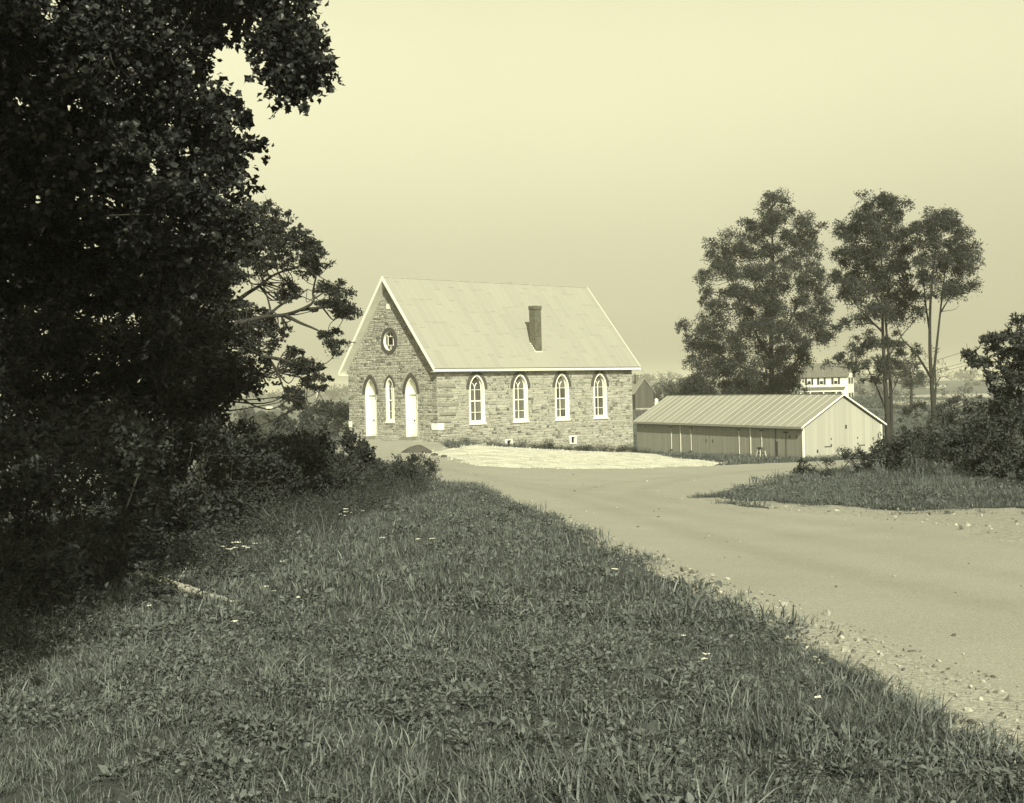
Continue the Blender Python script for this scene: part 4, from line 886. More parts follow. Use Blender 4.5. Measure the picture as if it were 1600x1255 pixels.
make_tree('maple_tree', 'big dark maple filling the upper left corner', 'tree', bM, limM, clM, .38, m_maple, m_bark, T_MAPLE, .092, 14, 7, 44, flat=.8, twig=(.03, .008))
DN = 25.; bN = Vector((-6.6, 25.2, tz(-6.6, 25.2))); rN = np.random.default_rng(45)
outN = [(-130,370),(60,380),(200,420),(330,420),(372,430),(350,480),(365,520),(385,560),(400,600),(385,640),(330,690),(150,720),(-130,720)]
clN = crown_clumps(rN, [outN], DN, 2.8, 34, gaps=[(345,515,8),(320,540,5)], scale=.9)
limN = [([bN - Vector((0,0,.6))] + L3([(275,600),(280,500),(285,430)], DN, .3, 1), .2, .05), (L3([(275,620),(200,540),(100,480)], DN, .5, 2), .1, .03), (L3([(278,560),(330,520),(355,480)], DN, .5, 3), .08, .02), (L3([(276,590),(330,580),(370,590)], DN, .5, 4), .07, .02), (L3([(100,480),(-50,450),(-200,450)], DN, .5, 5), .08, .03)]
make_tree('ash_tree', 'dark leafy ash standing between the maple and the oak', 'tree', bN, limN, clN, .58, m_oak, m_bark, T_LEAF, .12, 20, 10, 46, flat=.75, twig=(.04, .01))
# two trees of the same row, outside the frame at left: they shade the left side of the picture
for i, (x_, y_, hh, lb) in enumerate(((-6.0, 3.2, 15.5, 'shade maple standing just outside the left edge'), (-4.9, -4.8, 18., 'shade maple standing behind the camera at left'))):
    bS = Vector((x_, y_, tz(x_, y_))); rS = np.random.default_rng(50 + i); cl = []
    for k in range(95):
        d = ball(rS, 1)[0] * rS.uniform(.35, 1) ** .5; cl.append((bS + Vector((d[0] * 3.9, d[1] * 4.4, hh * .56 + d[2] * hh * .44)), 1.))
    lm = [([bS - Vector((0,0,.5)), bS + Vector((.1,.1,hh*.4)), bS + Vector((.2,.2,hh*.85))], .34, .06)] + [([bS + Vector((0,0,hh*.3)), bS + Vector((math.cos(a)*1.6, math.sin(a)*1.6, hh*.5)), bS + Vector((math.cos(a)*3.2, math.sin(a)*3.2, hh*.66))], .13, .03) for a in np.arange(0, 6.2, 1.05)]
    make_tree('maple_tree', lb, 'tree', bS, lm, cl, 1.15, m_maple, m_bark, T_DIA, .42, 12, 8, 60 + i, flat=.8)

# ------------------------------------------------------------------ shrubs
def make_shrub(name, label, base, h, rx, nclump, crad, lmat, tmpl, lsize, nsh, per, seed, group=None, ry=None, flat=.9, cat='shrub', low=.15):
    r = np.random.default_rng(seed); B = Vector(base); ry = ry or rx; cl = []
    for k in range(nclump):
        d = ball(r, 1, .2)[0] * r.uniform(.45, 1) ** .5; z_ = max(low * h, h * (.5 + .46 * d[2]) - crad * .3); cl.append((B + Vector((d[0] * rx, d[1] * ry, z_)), r.uniform(.7, 1.15)))
    lm = []
    for k in range(5):
        a = r.uniform(0, 6.28); lm.append(([B + Vector((0.05 * math.cos(a), .05 * math.sin(a), -.15)), B + Vector((rx * .3 * math.cos(a), ry * .3 * math.sin(a), h * .4)), B + Vector((rx * .6 * math.cos(a), ry * .6 * math.sin(a), h * .8))], .012 * (1 + h / 4), .004))
    return make_tree(name, label, cat, B, lm, cl, crad, lmat, m_bark, tmpl, lsize, nsh, per, seed + 100, flat=flat, group=group, twig=(.018, .005))
def at(px, py): return G(px, py)
def ad(px, D): p = P(px, 700, D); return Vector((p.x, p.y, tz(p.x, p.y)))
LG = 'shrubs massed under the left trees'
for i, (px, D, h, rx, n_, cr, mt_, tp, ls, lb) in enumerate([
    (40, 13.5, 2.2, 1.1, 26, .36, m_oak, T_LEAF, .085, 'dark broad leaved shrub hard against the left edge'),
    (150, 15.5, 2.3, 1.2, 28, .36, m_shrub, T_LEAF, .09, 'dark shrub with pale pointed leaves right of the left edge shrub'),
    (265, 18.5, 2.2, 1.3, 28, .38, m_oak, T_LEAF, .09, 'dark shrub in the middle of the left thicket'),
    (350, 21, 1.9, 1.2, 26, .36, m_oak, T_LEAF, .09, 'low dark shrub below the hanging oak limb'),
    (420, 24, 1.85, 1.2, 26, .36, m_shrub, T_OAK, .10, 'rounded dark shrub left of the hazy valley view'),
    (486, 29, 1.75, 1.3, 30, .36, m_oak, T_OAK, .11, 'dense dark bush at the end of the thicket by the church'),
    (535, 34, 1.55, .95, 22, .33, m_oak, T_OAK, .11, 'dark glossy bush touching the church left corner in view'),
    (100, 20, 3.0, 1.6, 30, .45, m_oak, T_LEAF, .11, 'tall dark shrub behind the front row at far left'),
    (320, 30, 2.8, 1.9, 34, .45, m_oak, T_LEAF, .12, 'tall dark bush behind the thicket under the oak'),
    (430, 36, 2.3, 1.6, 30, .42, m_oak, T_OAK, .12, 'farther dark bush peeping over the thicket beneath the oak')]):
    make_shrub('shrub', lb, ad(px, D), h, rx, n_, cr, mt_, tp, ls, 16, 9, 200 + i, LG)
for i, (px, py, h, rx, n_, lb) in enumerate([(565, 770, .75, .75, 18, 'weedy bush on the bank left of the verge end'), (610, 757, .72, .75, 18, 'weedy bush in the middle of the bank before the church'), (648, 752, .78, .62, 18, 'rightmost weedy bush of the bank beside the road'), (520, 800, .85, .7, 16, 'low weedy bush at the shadow edge beneath the thicket'), (540, 782, .8, .7, 16, 'weedy bush at the left end of the bank beneath the thicket'), (590, 772, .7, .7, 16, 'weedy bush low on the bank near the verge crest'), (630, 768, .65, .6, 14, 'small weedy bush just above the verge crest'), (575, 735, .5, .6, 14, 'leafy weed clump before the church platform')]):
    make_shrub('weed_bush', lb, at(px, py), h, rx, n_, .26, m_shrub, T_DIA, .07, 16, 9, 230 + i, 'weedy bushes at the end of the verge', low=.05)
RGp = 'shrubs on the right bank'
for i, (px, D, h, rx, n_, cr, mt_, tp, ls, lb) in enumerate([
    (1300, 41, 1.0, 1.3, 20, .3, m_shrub, T_DIA, .09, 'low weedy bush near the left tip of the right island'),
    (1390, 40, 1.3, 1.1, 22, .32, m_shrub, T_DIA, .1, 'bush below the twin trunks on the right island'),
    (1440, 37, 1.3, 1.2, 26, .36, m_shrub, T_LEAF, .1, 'dark bush in front of the slender forked trunk'),
    (1500, 35, 1.5, 1.3, 28, .38, m_shrubl, T_FROND, .12, 'pale leaved bush right of the forked trunk foot'),
    (1560, 32, 1.8, 1.2, 26, .36, m_shrub, T_LEAF, .1, 'dark bush under the sumac at right'),
    (1625, 30, 2.2, 1.3, 26, .38, m_shrub, T_LEAF, .1, 'dark bush cut by the right edge'),
    (1530, 48, 3.0, 1.8, 30, .45, m_shrub, T_FROND, .14, 'frond leaved bush behind the right bank'),
    (1590, 27, .9, 1.0, 20, .28, m_shrub, T_LEAF, .09, 'low dark bush at the lower right corner of the island'),
    (1485, 58, 2.2, 1.6, 26, .42, m_shrubl, T_DIA, .14, 'light bush beyond the island right of the shed'),
    (1448, 72, 1.8, 1.4, 24, .4, m_shrub, T_DIA, .15, 'bush beside the shed right corner'),
    (1490, 104, 4.2, 2.0, 26, .55, m_shrub, T_FROND, .2, 'dark bush on the field edge right of the trunk'),
    (1512, 96, 4.6, 2.0, 26, .55, m_shrubl, T_FROND, .2, 'loose pale bush on the field edge near the sumac'),
    (1438, 112, 3.6, 2.0, 24, .55, m_shrub, T_DIA, .18, 'low bush between the twin trunks and the forked trunk'),
    (1098, 119, 7.4, 2.6, 52, .9, m_locust, T_FROND, .24, 'dense young locust growth behind the left end of the shed roof'),
    (1160, 121, 7.0, 2.8, 52, .9, m_locust, T_FROND, .24, 'dense undergrowth under the broad locust behind the shed'),
    (1228, 121, 7.2, 2.4, 48, .9, m_locust, T_FROND, .24, 'dense undergrowth between the broad locust and the farmhouse')]):
    make_shrub('shrub', lb, ad(px, D), h, rx, n_, cr, mt_, tp, ls, 15, 9, 250 + i, RGp)
# hazy trees beyond the church at left, and far hedgerow trees
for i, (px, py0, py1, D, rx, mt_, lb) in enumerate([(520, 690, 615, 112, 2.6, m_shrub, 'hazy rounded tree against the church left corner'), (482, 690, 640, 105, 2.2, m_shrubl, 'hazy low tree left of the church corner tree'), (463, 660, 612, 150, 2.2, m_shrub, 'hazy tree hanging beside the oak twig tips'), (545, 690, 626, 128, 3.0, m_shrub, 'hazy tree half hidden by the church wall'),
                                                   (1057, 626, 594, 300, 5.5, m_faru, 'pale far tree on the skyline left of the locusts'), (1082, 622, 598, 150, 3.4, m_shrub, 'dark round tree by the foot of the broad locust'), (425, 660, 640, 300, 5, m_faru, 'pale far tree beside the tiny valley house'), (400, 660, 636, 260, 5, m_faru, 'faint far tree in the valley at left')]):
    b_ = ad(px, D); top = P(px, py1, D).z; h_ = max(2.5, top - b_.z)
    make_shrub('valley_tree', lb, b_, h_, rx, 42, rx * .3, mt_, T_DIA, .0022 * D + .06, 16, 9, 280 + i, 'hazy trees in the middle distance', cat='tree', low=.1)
rH = np.random.default_rng(77); Cs = []; Ds = []; Ns = []; Ss = []
for (xa, ya, xb, yb, hgt, dens) in [(-420, 1050, 420, 1150, 9, 260), (60, 620, 330, 640, 5, 90), (-300, 700, -60, 640, 6, 90), (-330, 900, 100, 980, 8, 120), (70, 330, 200, 300, 3.5, 50), (20, 420, 120, 500, 5, 40)]:
    for k in range(dens):
        t = rH.uniform(); x_, y_ = xa + (xb - xa) * t + rH.normal() * 8, ya + (yb - ya) * t + rH.normal() * 14; z_ = tz(x_, y_); hh = hgt * rH.uniform(.5, 1.2)
        c, d, nn = clump_leaves(rH, (x_, y_, z_ + hh * .45), (hh * .7, hh * .7, hh * .55), 14, 6); Cs.append(c); Ds.append(d); Ns.append(nn); Ss.append(np.full(len(c), hh * .22))
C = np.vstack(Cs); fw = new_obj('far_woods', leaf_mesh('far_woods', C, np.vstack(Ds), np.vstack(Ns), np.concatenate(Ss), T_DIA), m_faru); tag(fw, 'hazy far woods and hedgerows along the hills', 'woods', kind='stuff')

# ------------------------------------------------------------------ grass and ground cover
m_grass = mat('m_grass', .04, .2, nscale=.6, tint=LEAFT, rough=.5, rand='island', transl=.3, spec=.35, detail=2, ramp=[(0, .045), (.5, .105), (.85, .20), (1, .36)]); m_grassd = leafmat('m_grassdark', .03, .08, .3); m_clover = leafmat('m_clover', .045, .19, .25); m_straw = leafmat('m_straw', .14, .26, .2)
def blade_clump(seed, n, h, sp, wd, bend=.5):
    r = np.random.default_rng(seed); V = []; Fc = []
    for i in range(n):
        a, q = r.uniform(0, 6.28), sp * math.sqrt(r.uniform()); x_, y_ = q * math.cos(a), q * math.sin(a); hh = h * r.uniform(.45, 1.15); az = a + r.normal() * .9; bd = bend * r.uniform(.1, 1.2); w_ = wd * r.uniform(.6, 1.3); tw = az + 1.57 + r.normal() * .4
        b0 = len(V)
        for k, t in enumerate((0, .4, .75)):
            ox = hh * bd * t * t; z_ = hh * (t - .28 * bd * t * t); ww = w_ * (1, .85, .5)[k]
            for s_ in (-1, 1): V.append((x_ + ox * math.cos(az) + s_ * ww * math.cos(tw), y_ + ox * math.sin(az) + s_ * ww * math.sin(tw), z_))
        V.append((x_ + hh * bd * math.cos(az), y_ + hh * bd * math.sin(az), hh * (1 - .32 * bd)))
        Fc += [(b0, b0+1, b0+3, b0+2), (b0+2, b0+3, b0+5, b0+4), (b0+4, b0+5, b0+6)]
    return pymesh('grass_clump', V, Fc)
def leafy_clump(seed, n, h, sp, ls, tmpl, flat=True):
    r = np.random.default_rng(seed); C = np.zeros((n, 3)); a = r.uniform(0, 6.28, n); q = sp * np.sqrt(r.uniform(size=n)); C[:, 0] = q * np.cos(a); C[:, 1] = q * np.sin(a); C[:, 2] = h * r.uniform(.3, 1, n)
    D = np.stack([np.cos(a), np.sin(a), r.uniform(-.1, .6, n)], -1) + r.normal(size=(n, 3)) * .4; N_ = r.normal(size=(n, 3)) * .4; N_[:, 2] += 1
    return leaf_mesh('leaf_clump', C, D, nrm(N_), ls * r.uniform(.6, 1.3, n), tmpl)
def rosette(seed, n, ln):
    """broad leaves rising from one crown"""
    r = np.random.default_rng(seed); a = np.arange(n) * 6.28 / n + r.normal(size=n) * .3; el = r.uniform(.25, 1.1, n); D = np.stack([np.cos(a) * np.cos(el), np.sin(a) * np.cos(el), np.sin(el)], -1); N_ = np.stack([-np.cos(a) * np.sin(el), -np.sin(a) * np.sin(el), np.cos(el)], -1)
    s_ = ln * r.uniform(.6, 1.2, n); return leaf_mesh('leaf_clump', D * s_[:, None] * .5, D, N_, s_, T_LEAF, .5)
PROTO = {}
def proto(key, me, m):
    o = bpy.data.objects.new(key, me); me.materials.append(m); return o
def proto_set(name, lst):
    c = bpy.data.collections.new(name)
    for i, (me, m) in enumerate(lst): c.objects.link(proto('%s_%02d' % (name, i), me, m))
    return c, len(lst)
SETS = {'turf': proto_set('turf', [(blade_clump(300 + i, 38, .08, .11, .0036, 1.3), m_grass) for i in range(5)] + [(blade_clump(310, 22, .14, .09, .004, 1.0), m_grass), (blade_clump(311, 12, .15, .09, .003, .9), m_straw)]),
        'clover': proto_set('clover', [(leafy_clump(320 + i, 34, .09, .13, .034, T_LEAF), m_clover) for i in range(4)]),
        'rosette': proto_set('rosette', [(rosette(330 + i, 7, .10), (m_grass, m_clover)[i % 2]) for i in range(4)]),
        'tuft': proto_set('tuft', [(blade_clump(340 + i, 40, .25, .12, .0045, 1.0), m_grass) for i in range(3)]),
        'mid': proto_set('mid', [(blade_clump(350 + i, 56, .125, .26, .0055, 1.05), m_grass) for i in range(4)] + [(leafy_clump(355, 50, .10, .26, .055, T_LEAF), m_clover)]),
        'far': proto_set('far', [(blade_clump(360 + i, 46, .24, .45, .013, .7), m_grass) for i in range(3)] + [(leafy_clump(365, 60, .2, .45, .10, T_DIA), m_clover)]),
        'tall': proto_set('tall', [(blade_clump(370 + i, 30, .7, .22, .006, .6), m_grass) for i in range(3)] + [(leafy_clump(375 + i, 60, .6, .22, .06, T_DIA), m_shrubl) for i in range(2)] + [(blade_clump(377, 16, .85, .2, .005, .5), m_straw)]),
        'bank': proto_set('bank', [(leafy_clump(390 + i, 80, .55, .26, .055, T_DIA), m_shrub) for i in range(4)] + [(blade_clump(395, 26, .6, .22, .006, .8), m_grassd), (blade_clump(396, 22, .6, .22, .005, .7), m_grass)]),
        'dark': proto_set('dark', [(leafy_clump(380 + i, 70, .55, .3, .075, T_LEAF), m_shrub) for i in range(3)] + [(blade_clump(385, 30, .6, .25, .006, .9), m_grassd), (leafy_clump(386, 90, .9, .3, .06, T_FROND), m_shrub)])}
def gn_scatter(name, label, pts, scl, coll, tilt=.15, seed=0, cat='grass'):
    coll, cnt = coll; r = np.random.default_rng(seed); n_p = len(pts)
    me = bpy.data.meshes.new(name); me.vertices.add(n_p); me.vertices.foreach_set('co', np.asarray(pts, np.float32).ravel())
    rot = np.stack([r.normal(size=n_p) * tilt, r.normal(size=n_p) * tilt, r.uniform(0, 6.283, n_p)], -1).astype(np.float32)
    a = me.attributes.new('rot', 'FLOAT_VECTOR', 'POINT'); a.data.foreach_set('vector', rot.ravel())
    a = me.attributes.new('scl', 'FLOAT', 'POINT'); a.data.foreach_set('value', np.asarray(scl, np.float32))
    a = me.attributes.new('pick', 'INT', 'POINT'); a.data.foreach_set('value', r.integers(0, cnt, n_p).astype(np.int32))
    o = new_obj(name, me); g = bpy.data.node_groups.new(name, 'GeometryNodeTree'); g.interface.new_socket('Geometry', in_out='INPUT', socket_type='NodeSocketGeometry'); g.interface.new_socket('Geometry', in_out='OUTPUT', socket_type='NodeSocketGeometry')
    N = g.nodes.new; L = g.links.new; gi, go, ip, ci = N('NodeGroupInput'), N('NodeGroupOutput'), N('GeometryNodeInstanceOnPoints'), N('GeometryNodeCollectionInfo')
    ci.inputs['Collection'].default_value = coll; ci.inputs['Separate Children'].default_value = True; ci.inputs['Reset Children'].default_value = True
    def attr(nm, ty): t = N('GeometryNodeInputNamedAttribute'); t.data_type = ty; t.inputs['Name'].default_value = nm; return next(s_ for s_ in t.outputs if s_.enabled and s_.name == 'Attribute')
    L(gi.outputs[0], ip.inputs['Points']); L(ci.outputs[0], ip.inputs['Instance']); ip.inputs['Pick Instance'].default_value = True
    L(attr('pick', 'INT'), ip.inputs['Instance Index']); L(attr('rot', 'FLOAT_VECTOR'), ip.inputs['Rotation']); L(attr('scl', 'FLOAT'), ip.inputs['Scale'])
    L(ip.outputs[0], go.inputs[0]); md = o.modifiers.new('scatter', 'NODES'); md.node_group = g
    return tag(o, label, cat, kind='stuff')
rG = np.random.default_rng(90)
CHP = np.array([chw(*p) for p in [(-.1, -.1), (CL + .1, -.1), (CL + .1, CW + .1), (-.1, CW + .1)]]); SHP = np.array([shw(*p) for p in [(-.05, -.05), (SL, -.05), (SL, SW), (-.05, SW)]])
PLP = np.array([chw(*p) for p in sx])
def clear(p, mr=.0):
    """on open ground, off the road, gravel and buildings"""
    x_, y_ = p[:, 0], p[:, 1]; rr = np.hypot(x_, y_)
    ok = (sdf(ROAD, x_, y_) + np.clip(rr / 60, .02, .25) * pnoise(x_, y_, 1.1, 3) > mr) & (sdf(LOT, x_, y_) > .1) & (sdf(FORE, x_, y_) > 0) & (sdf(CHP, x_, y_) > 0) & (sdf(SHP, x_, y_) > 0) & (sdf(PLP, x_, y_) > 0)
    sh = sdf(SHOULDER, x_, y_) + .16 * pnoise(x_, y_, 2.3, 6); ma = sdf(MARGIN, x_, y_) + .5 * pnoise(x_, y_, 1.3, 8)
    thin = rG.uniform(size=len(p)); ok &= (sh > 0) | ((thin < .10) & (sh > -.25)); ok &= (ma > 0) | ((thin < .22) & (pnoise(x_, y_, 1.9, 12) > .35)); return ok
def sample(d0, d1, dens, lat=.46, wmin=1.2):
    """random ground points between two depths, evenly per square metre, a little wider than the view"""
    A = (d1 - d0) * (2 * (lat * (d0 + d1) / 2 + wmin)); A += (d1 - d0) * 6.5; n_p = int(A * dens); d = np.sqrt(rG.uniform(d0 ** 2, d1 ** 2, n_p)); hw = lat * d + wmin; x_ = -hw - 1. + rG.uniform(0, 1, n_p) * (2 * hw + 6.5); return np.stack([x_, d], -1)
def put(p): return np.column_stack([p, terrain(p[:, 0], p[:, 1]) - .01])
p = sample(3.0, 9.5, 150); p = p[clear(p)]; gn_scatter('grass', 'mown roadside grass in the near foreground', put(p), rG.uniform(.6, 1.25, len(p)) * np.clip(.9 + .5 * pnoise(p[:, 0], p[:, 1], 1.2, 20), .68, 1.5), SETS['turf'], seed=1)
p = sample(3.0, 11, 34); p = p[clear(p, .1) & (pnoise(p[:, 0], p[:, 1], .9, 21) > -.3)]; gn_scatter('clover', 'clover patches in the near grass', put(p), rG.uniform(.7, 1.3, len(p)), SETS['clover'], seed=2, cat='clover')
p = sample(3.5, 14, 2.6); p = p[clear(p, .2)]; gn_scatter('plantain', 'broad leaved plantain scattered in the grass', put(p), rG.uniform(.5, 1.15, len(p)), SETS['rosette'], seed=3, cat='weeds')
p = sample(3.2, 22, 2.2); p = p[clear(p, .25) & (pnoise(p[:, 0], p[:, 1], .7, 22) > .1)]; gn_scatter('grass_tuft', 'longer grass tufts standing out of the verge', put(p), rG.uniform(.6, 1.1, len(p)), SETS['tuft'], seed=4)
p = sample(9.5, 34, 26); p = p[clear(p)]; gn_scatter('verge_grass', 'roadside grass running down to the church', put(p), rG.uniform(.6, 1.2, len(p)) * (1 + .3 * pnoise(p[:, 0], p[:, 1], .8, 23)), SETS['mid'], seed=5)
p = sample(34, 130, 2.6); p = p[clear(p) & (sdf(CHP, p[:, 0], p[:, 1]) > 2.0)]; x_, y_ = p[:, 0], p[:, 1]; near_sh = sdf(SHP, x_, y_); s_ = rG.uniform(.6, 1.3, len(p)); gn_scatter('meadow_grass', 'grass around the shed and beyond the road', put(p), s_, SETS['far'], seed=6)
p = sample(125, 300, .22, lat=.44); p = p[p[:, 0] > 0]; gn_scatter('far_meadow_grass', 'rough grass beyond the shed at right', put(p), rG.uniform(1.2, 2.6, len(p)), SETS['far'], seed=16)
# tall growth: the end of the verge, the right island, the shaded ditch at left
WEED = poly_px([(470,850),(560,812),(640,780),(672,752),(660,738),(600,742),(540,760),(480,790),(420,840)])
ISL = poly_px([(1105,777),(1230,752),(1385,724),(1440,716),(1620,716),(1700,740),(1700,786),(1560,788),(1300,788),(1160,784)])
p = sample(15, 40, 11); p = p[(sdf(WEED, p[:, 0], p[:, 1]) < .2) & clear(p, .3)]; gn_scatter('tall_weeds', 'tall weeds on the bank before the church', put(p), rG.uniform(.4, 1.0, len(p)), SETS['bank'], seed=7, cat='weeds')
p = sample(22, 75, 3.2); sd_ = sdf(ISL, p[:, 0], p[:, 1]); p = p[(sd_ < -.1) & clear(p, .25)]; sd_ = sdf(ISL, p[:, 0], p[:, 1]); gn_scatter('island_weeds', 'weeds and long grass covering the right hand island', put(p), rG.uniform(.5, 1.1, len(p)) * np.clip(-sd_ * .16 + .22, .22, .85), SETS['tall'], seed=8, cat='weeds')
DITCH = poly_px([(-250,1120),(0,1075),(150,1020),(300,960),(400,915),(480,868),(540,815),(560,770),(520,740),(420,735),(250,740),(0,760),(-250,780)])
p = sample(6, 34, 9, lat=.6); sd_ = sdf(DITCH, p[:, 0], p[:, 1]); p = p[sd_ < -.05]; sd_ = sdf(DITCH, p[:, 0], p[:, 1]); gn_scatter('ditch_weeds', 'rank shaded weeds below the left trees', put(p), rG.uniform(.5, 1.1, len(p)) * np.clip(-sd_ * .5 + .35, .35, 1.25), SETS['dark'], seed=9, cat='weeds')
p = np.array([chw(u, v) for u, v in zip(rG.uniform(.8, CL, 420), -.1 - rG.gamma(1.3, .55, 420))]); p = p[pnoise(p[:, 0], p[:, 1], .9, 31) > -.35]; gn_scatter('wall_weeds', 'dark weeds growing along the church wall foot', put(p), rG.uniform(.5, 1.1, len(p)) * (.5 + .8 * np.abs(pnoise(p[:, 0], p[:, 1], 1.1, 30))), SETS['dark'], seed=10, cat='weeds')
p = np.array([shw(u, v) for u, v in zip(rG.uniform(-.3, SL, 420), -.08 - rG.gamma(1.5, .3, 420))] + [shw(u, v) for u, v in zip(-.1 - rG.gamma(1.2, .25, 160), rG.uniform(-.2, SW + .4, 160))]); gn_scatter('shed_weeds', 'grass and weeds along the shed foot', put(p), rG.uniform(.25, .7, len(p)), SETS['tall'], seed=11, cat='weeds')
# loose stones on the shoulder and margins
def pebble(seed, rad_):
    import bmesh
    r = random.Random(seed); bm = bmesh.new(); bmesh.ops.create_icosphere(bm, subdivisions=1, radius=rad_)
    for v in bm.verts: v.co = Vector((v.co.x * 1.2, v.co.y, v.co.z * .6)) * r.uniform(.75, 1.2)
    me = bpy.data.meshes.new('pebble'); bm.to_mesh(me); bm.free(); return me
m_petal = mat('m_petal', .45, .6, nscale=5, rough=.8)
m_peb = mat('m_pebble', .1, .42, nscale=3, rough=.9, rand='object')
pebs = proto_set('pebble', [(pebble(400 + i, .016), (m_grav, m_peb, mat('m_pebdark', .06, .12, nscale=4))[i % 3]) for i in range(6)])
p = sample(4, 26, 150); sd_ = sdf(SHOULDER, p[:, 0], p[:, 1]); p = p[(sd_ < .12) & (sdf(ROAD, p[:, 0], p[:, 1]) > -.25)]; gn_scatter('loose_gravel', 'loose stones on the near road shoulder', np.column_stack([p, terrain(p[:, 0], p[:, 1]) + .012]), rG.gamma(2.0, .28, len(p)), pebs, tilt=1, seed=12, cat='gravel')
p = sample(5, 45, 2.2); p = p[sdf(ROAD, p[:, 0], p[:, 1]) < -.05]; gn_scatter('road_stones', 'scattered small stones on the road', np.column_stack([p, terrain(p[:, 0], p[:, 1]) + .016]), rG.gamma(1.4, .3, len(p)), pebs, tilt=1, seed=13, cat='stones')
p = sample(16, 36, 16); p = p[sdf(MARGIN, p[:, 0], p[:, 1]) < 0]; gn_scatter('margin_stones', 'loose stones below the grass island', np.column_stack([p, terrain(p[:, 0], p[:, 1]) + .02]), rG.gamma(1.8, .4, len(p)), pebs, tilt=1, seed=14, cat='gravel')

p = sample(40, 75, 14); sl_ = sdf(LOT, p[:, 0], p[:, 1]); p = p[(sl_ < .5) & (rG.uniform(size=len(p)) < np.where(sl_ > -.5, 1, .4))]; gn_scatter('lot_stones', 'scattered lumps of white and dark gravel beside the church', np.column_stack([p, terrain(p[:, 0], p[:, 1]) + .03]), rG.gamma(2.0, .36, len(p)), proto_set('lotstone', [(pebble(420 + i, .02), (m_petal, m_lot, m_grav, m_peb)[i % 4]) for i in range(8)]), tilt=1, seed=15, cat='gravel')

# ------------------------------------------------------------------ single things in the grass
m_stem = mat('m_stem', .05, .08, tint=LEAFT)
def flower(px, py, h, heads, lb, seed, spread=.12, hr_=.035, name='wildflower'):
    r = random.Random(seed); g_ = G(px, py); ro = empty(name, g_, 0, label=lb, cat='flower', group='white wildflowers in the grass')
    st_ = MB(); hd = []
    for k in range(heads):
        a = r.uniform(0, 6.28); q = spread * math.sqrt(r.random()); tip = (q * math.cos(a), q * math.sin(a), h * r.uniform(.8, 1.1)); st_.tube([(0, 0, -.02), (tip[0] * .4, tip[1] * .4, h * .5), tip], [.004, .003, .002], 4); hd.append(tip)
    st_.build('stem', m_stem, ro, recalc=False)
    for t in hd:
        pm = MB(); n_p = 9; rr = hr_ * r.uniform(.7, 1.2)
        pm.add([(t[0], t[1], t[2] + .004)] + [(t[0] + rr * (1 + .25 * (-1) ** k) * math.cos(k * 6.283 / (2 * n_p)), t[1] + rr * (1 + .25 * (-1) ** k) * math.sin(k * 6.283 / (2 * n_p)), t[2] + .012 * r.uniform(.2, 1)) for k in range(2 * n_p)], [(0, k + 1, (k + 1) % (2 * n_p) + 1) for k in range(2 * n_p)])
        pm.build('flower_head', m_petal, ro, recalc=False)
FL = [(50, 930, .34, 9, .22, 'cluster of white umbels in the deep shade at far left'), (385, 900, .34, 8, .28, 'row of white umbels above the shadow edge left of the path'), (355, 893, .3, 2, .08, 'pair of white umbels left of the shaded row'), (440, 905, .2, 1, .02, 'single white flower at the tip of the shaded row'),
      (430, 948, .16, 2, .1, 'two white flowers side by side on the sunlit bank'), (463, 955, .12, 1, .02, 'white flower just below the sunlit pair'), (370, 1012, .2, 2, .05, 'pale ragged flower head under the fallen branch'), (237, 985, .18, 1, .02, 'small white flower left below the fallen branch'),
      (1073, 1042, .2, 1, .02, 'white flower nearest the road in the right grass'), (1103, 1060, .14, 2, .05, 'white flower pair beneath the roadside one'), (1280, 1135, .14, 1, .02, 'bright white flower low in the right foreground'), (535, 832, .3, 6, .35, 'specks of white flowers along the thicket edge'), (640, 868, .2, 3, .4, 'scattered white specks in the mid grass'), (960, 912, .14, 1, .02, 'lone white speck on the verge near the road bend')]
for i, (px, py, h, n_h, spd, lb) in enumerate(FL): flower(px, py, h, n_h, lb, 500 + i, spd, .02 if py > 940 else .032)
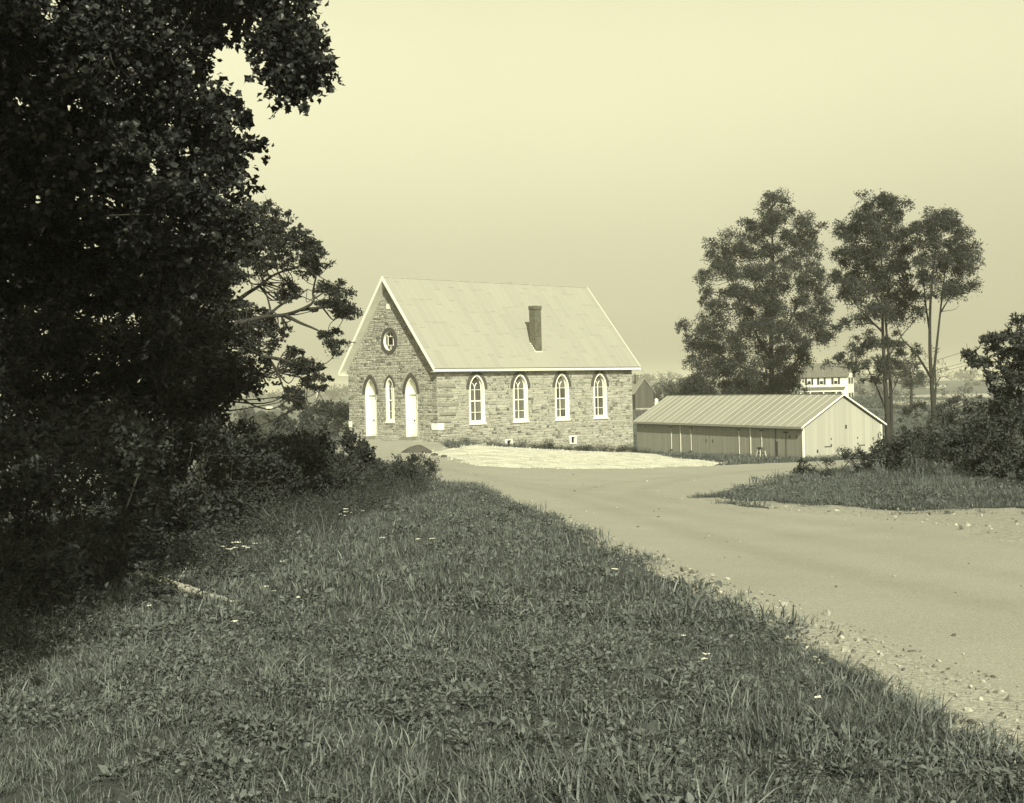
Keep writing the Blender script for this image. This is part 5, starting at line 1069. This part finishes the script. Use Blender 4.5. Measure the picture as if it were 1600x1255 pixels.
# fallen split branch
q0, q1, q2 = G(215, 922), G(290, 938), G(372, 948); lm = MB()
pts = catmull([q0 + Vector((0, 0, .19)), q0.lerp(q1, .5) + Vector((0, 0, .13)), q1 + Vector((0, .03, .10)), q1.lerp(q2, .5) + Vector((0, -.02, .07)), q2 + Vector((0, 0, .03))], 5); n_l = len(pts); rb = random.Random(3)
lm.tube(pts, [(.012 + .03 * math.sin(math.pi * min(1, (i + 2) / (n_l + 2)) ** .8)) * rb.uniform(.8, 1.2) for i in range(n_l)], 7)
lm.tube([pts[8], Vector(pts[8]) + Vector((.08, -.06, .12)), Vector(pts[8]) + Vector((.14, -.09, .2))], [.012, .008, .003], 5); lm.tube([Vector(pts[1]) + Vector((.0, .01, .02)), Vector(pts[6]) + Vector((.02, -.02, .045)), Vector(pts[13]) + Vector((0, -.02, .03))], [.006, .016, .004], 5)
tag(lm.build('fallen_branch', mat('m_deadwood', .28, .42, nscale=8, stretch=(1, 1, 1), rough=.9, bump=.6, bscale=20), smooth=True, recalc=False), 'bleached fallen branch lying in the shaded weeds at left', 'branch')
# heap of dark earth before the church
hg = G(651, 707); import bmesh
bm = bmesh.new(); bmesh.ops.create_grid(bm, x_segments=28, y_segments=22, size=1)
for v in bm.verts:
    X_, Y_ = v.co.x * .85, v.co.y * .8; rr = math.hypot(v.co.x, v.co.y); z_ = .42 * max(0, math.cos(min(rr, 1.) * 1.57)) ** 1.3 + .03 * math.sin(X_ * 7 + Y_ * 3) * math.cos(Y_ * 8) * (1 - min(rr, 1)) - .08; v.co = Vector((X_ + .12 * math.sin(Y_ * 3), Y_, z_))
me = bpy.data.meshes.new('earth_heap'); bm.to_mesh(me); bm.free(); tag(new_obj('earth_heap', me, mat('m_earth', .05, .09, nscale=5, rough=1, bump=.8, bscale=15), loc=hg), 'low heap of dark earth before the church doors', 'heap')
for i, (px, py, s_, lb) in enumerate([(668, 709, .22, 'dark clod of earth right of the heap'), (679, 712.5, .16, 'small dark clod below the heap at right'), (694, 715, .14, 'small dark clod at the gravel edge')]):
    g_ = G(px, py); o = new_obj('earth_clod', pebble(600 + i, s_), MATS['m_earth'], loc=(g_.x, g_.y, g_.z + s_ * .3)); tag(o, lb, 'clod', 'earth clods on the gravel')

# ------------------------------------------------------------------ haze
hz = bpy.data.materials.new('m_haze'); hz.use_nodes = True; n = hz.node_tree; n.nodes.clear(); o_ = n.nodes.new('ShaderNodeOutputMaterial'); pv = n.nodes.new('ShaderNodeVolumePrincipled')
pv.inputs['Color'].default_value = (1, .985, .84, 1); pv.inputs['Density'].default_value = .0004; pv.inputs['Anisotropy'].default_value = .0
n.links.new(pv.outputs[0], o_.inputs['Volume'])
hb_ = MB().box(-3800, 3800, -3800, 3800, float(GZ.min()) - 1.5, 34).build('haze', hz); tag(hb_, 'thin pale haze over the valley', 'haze', kind='stuff')
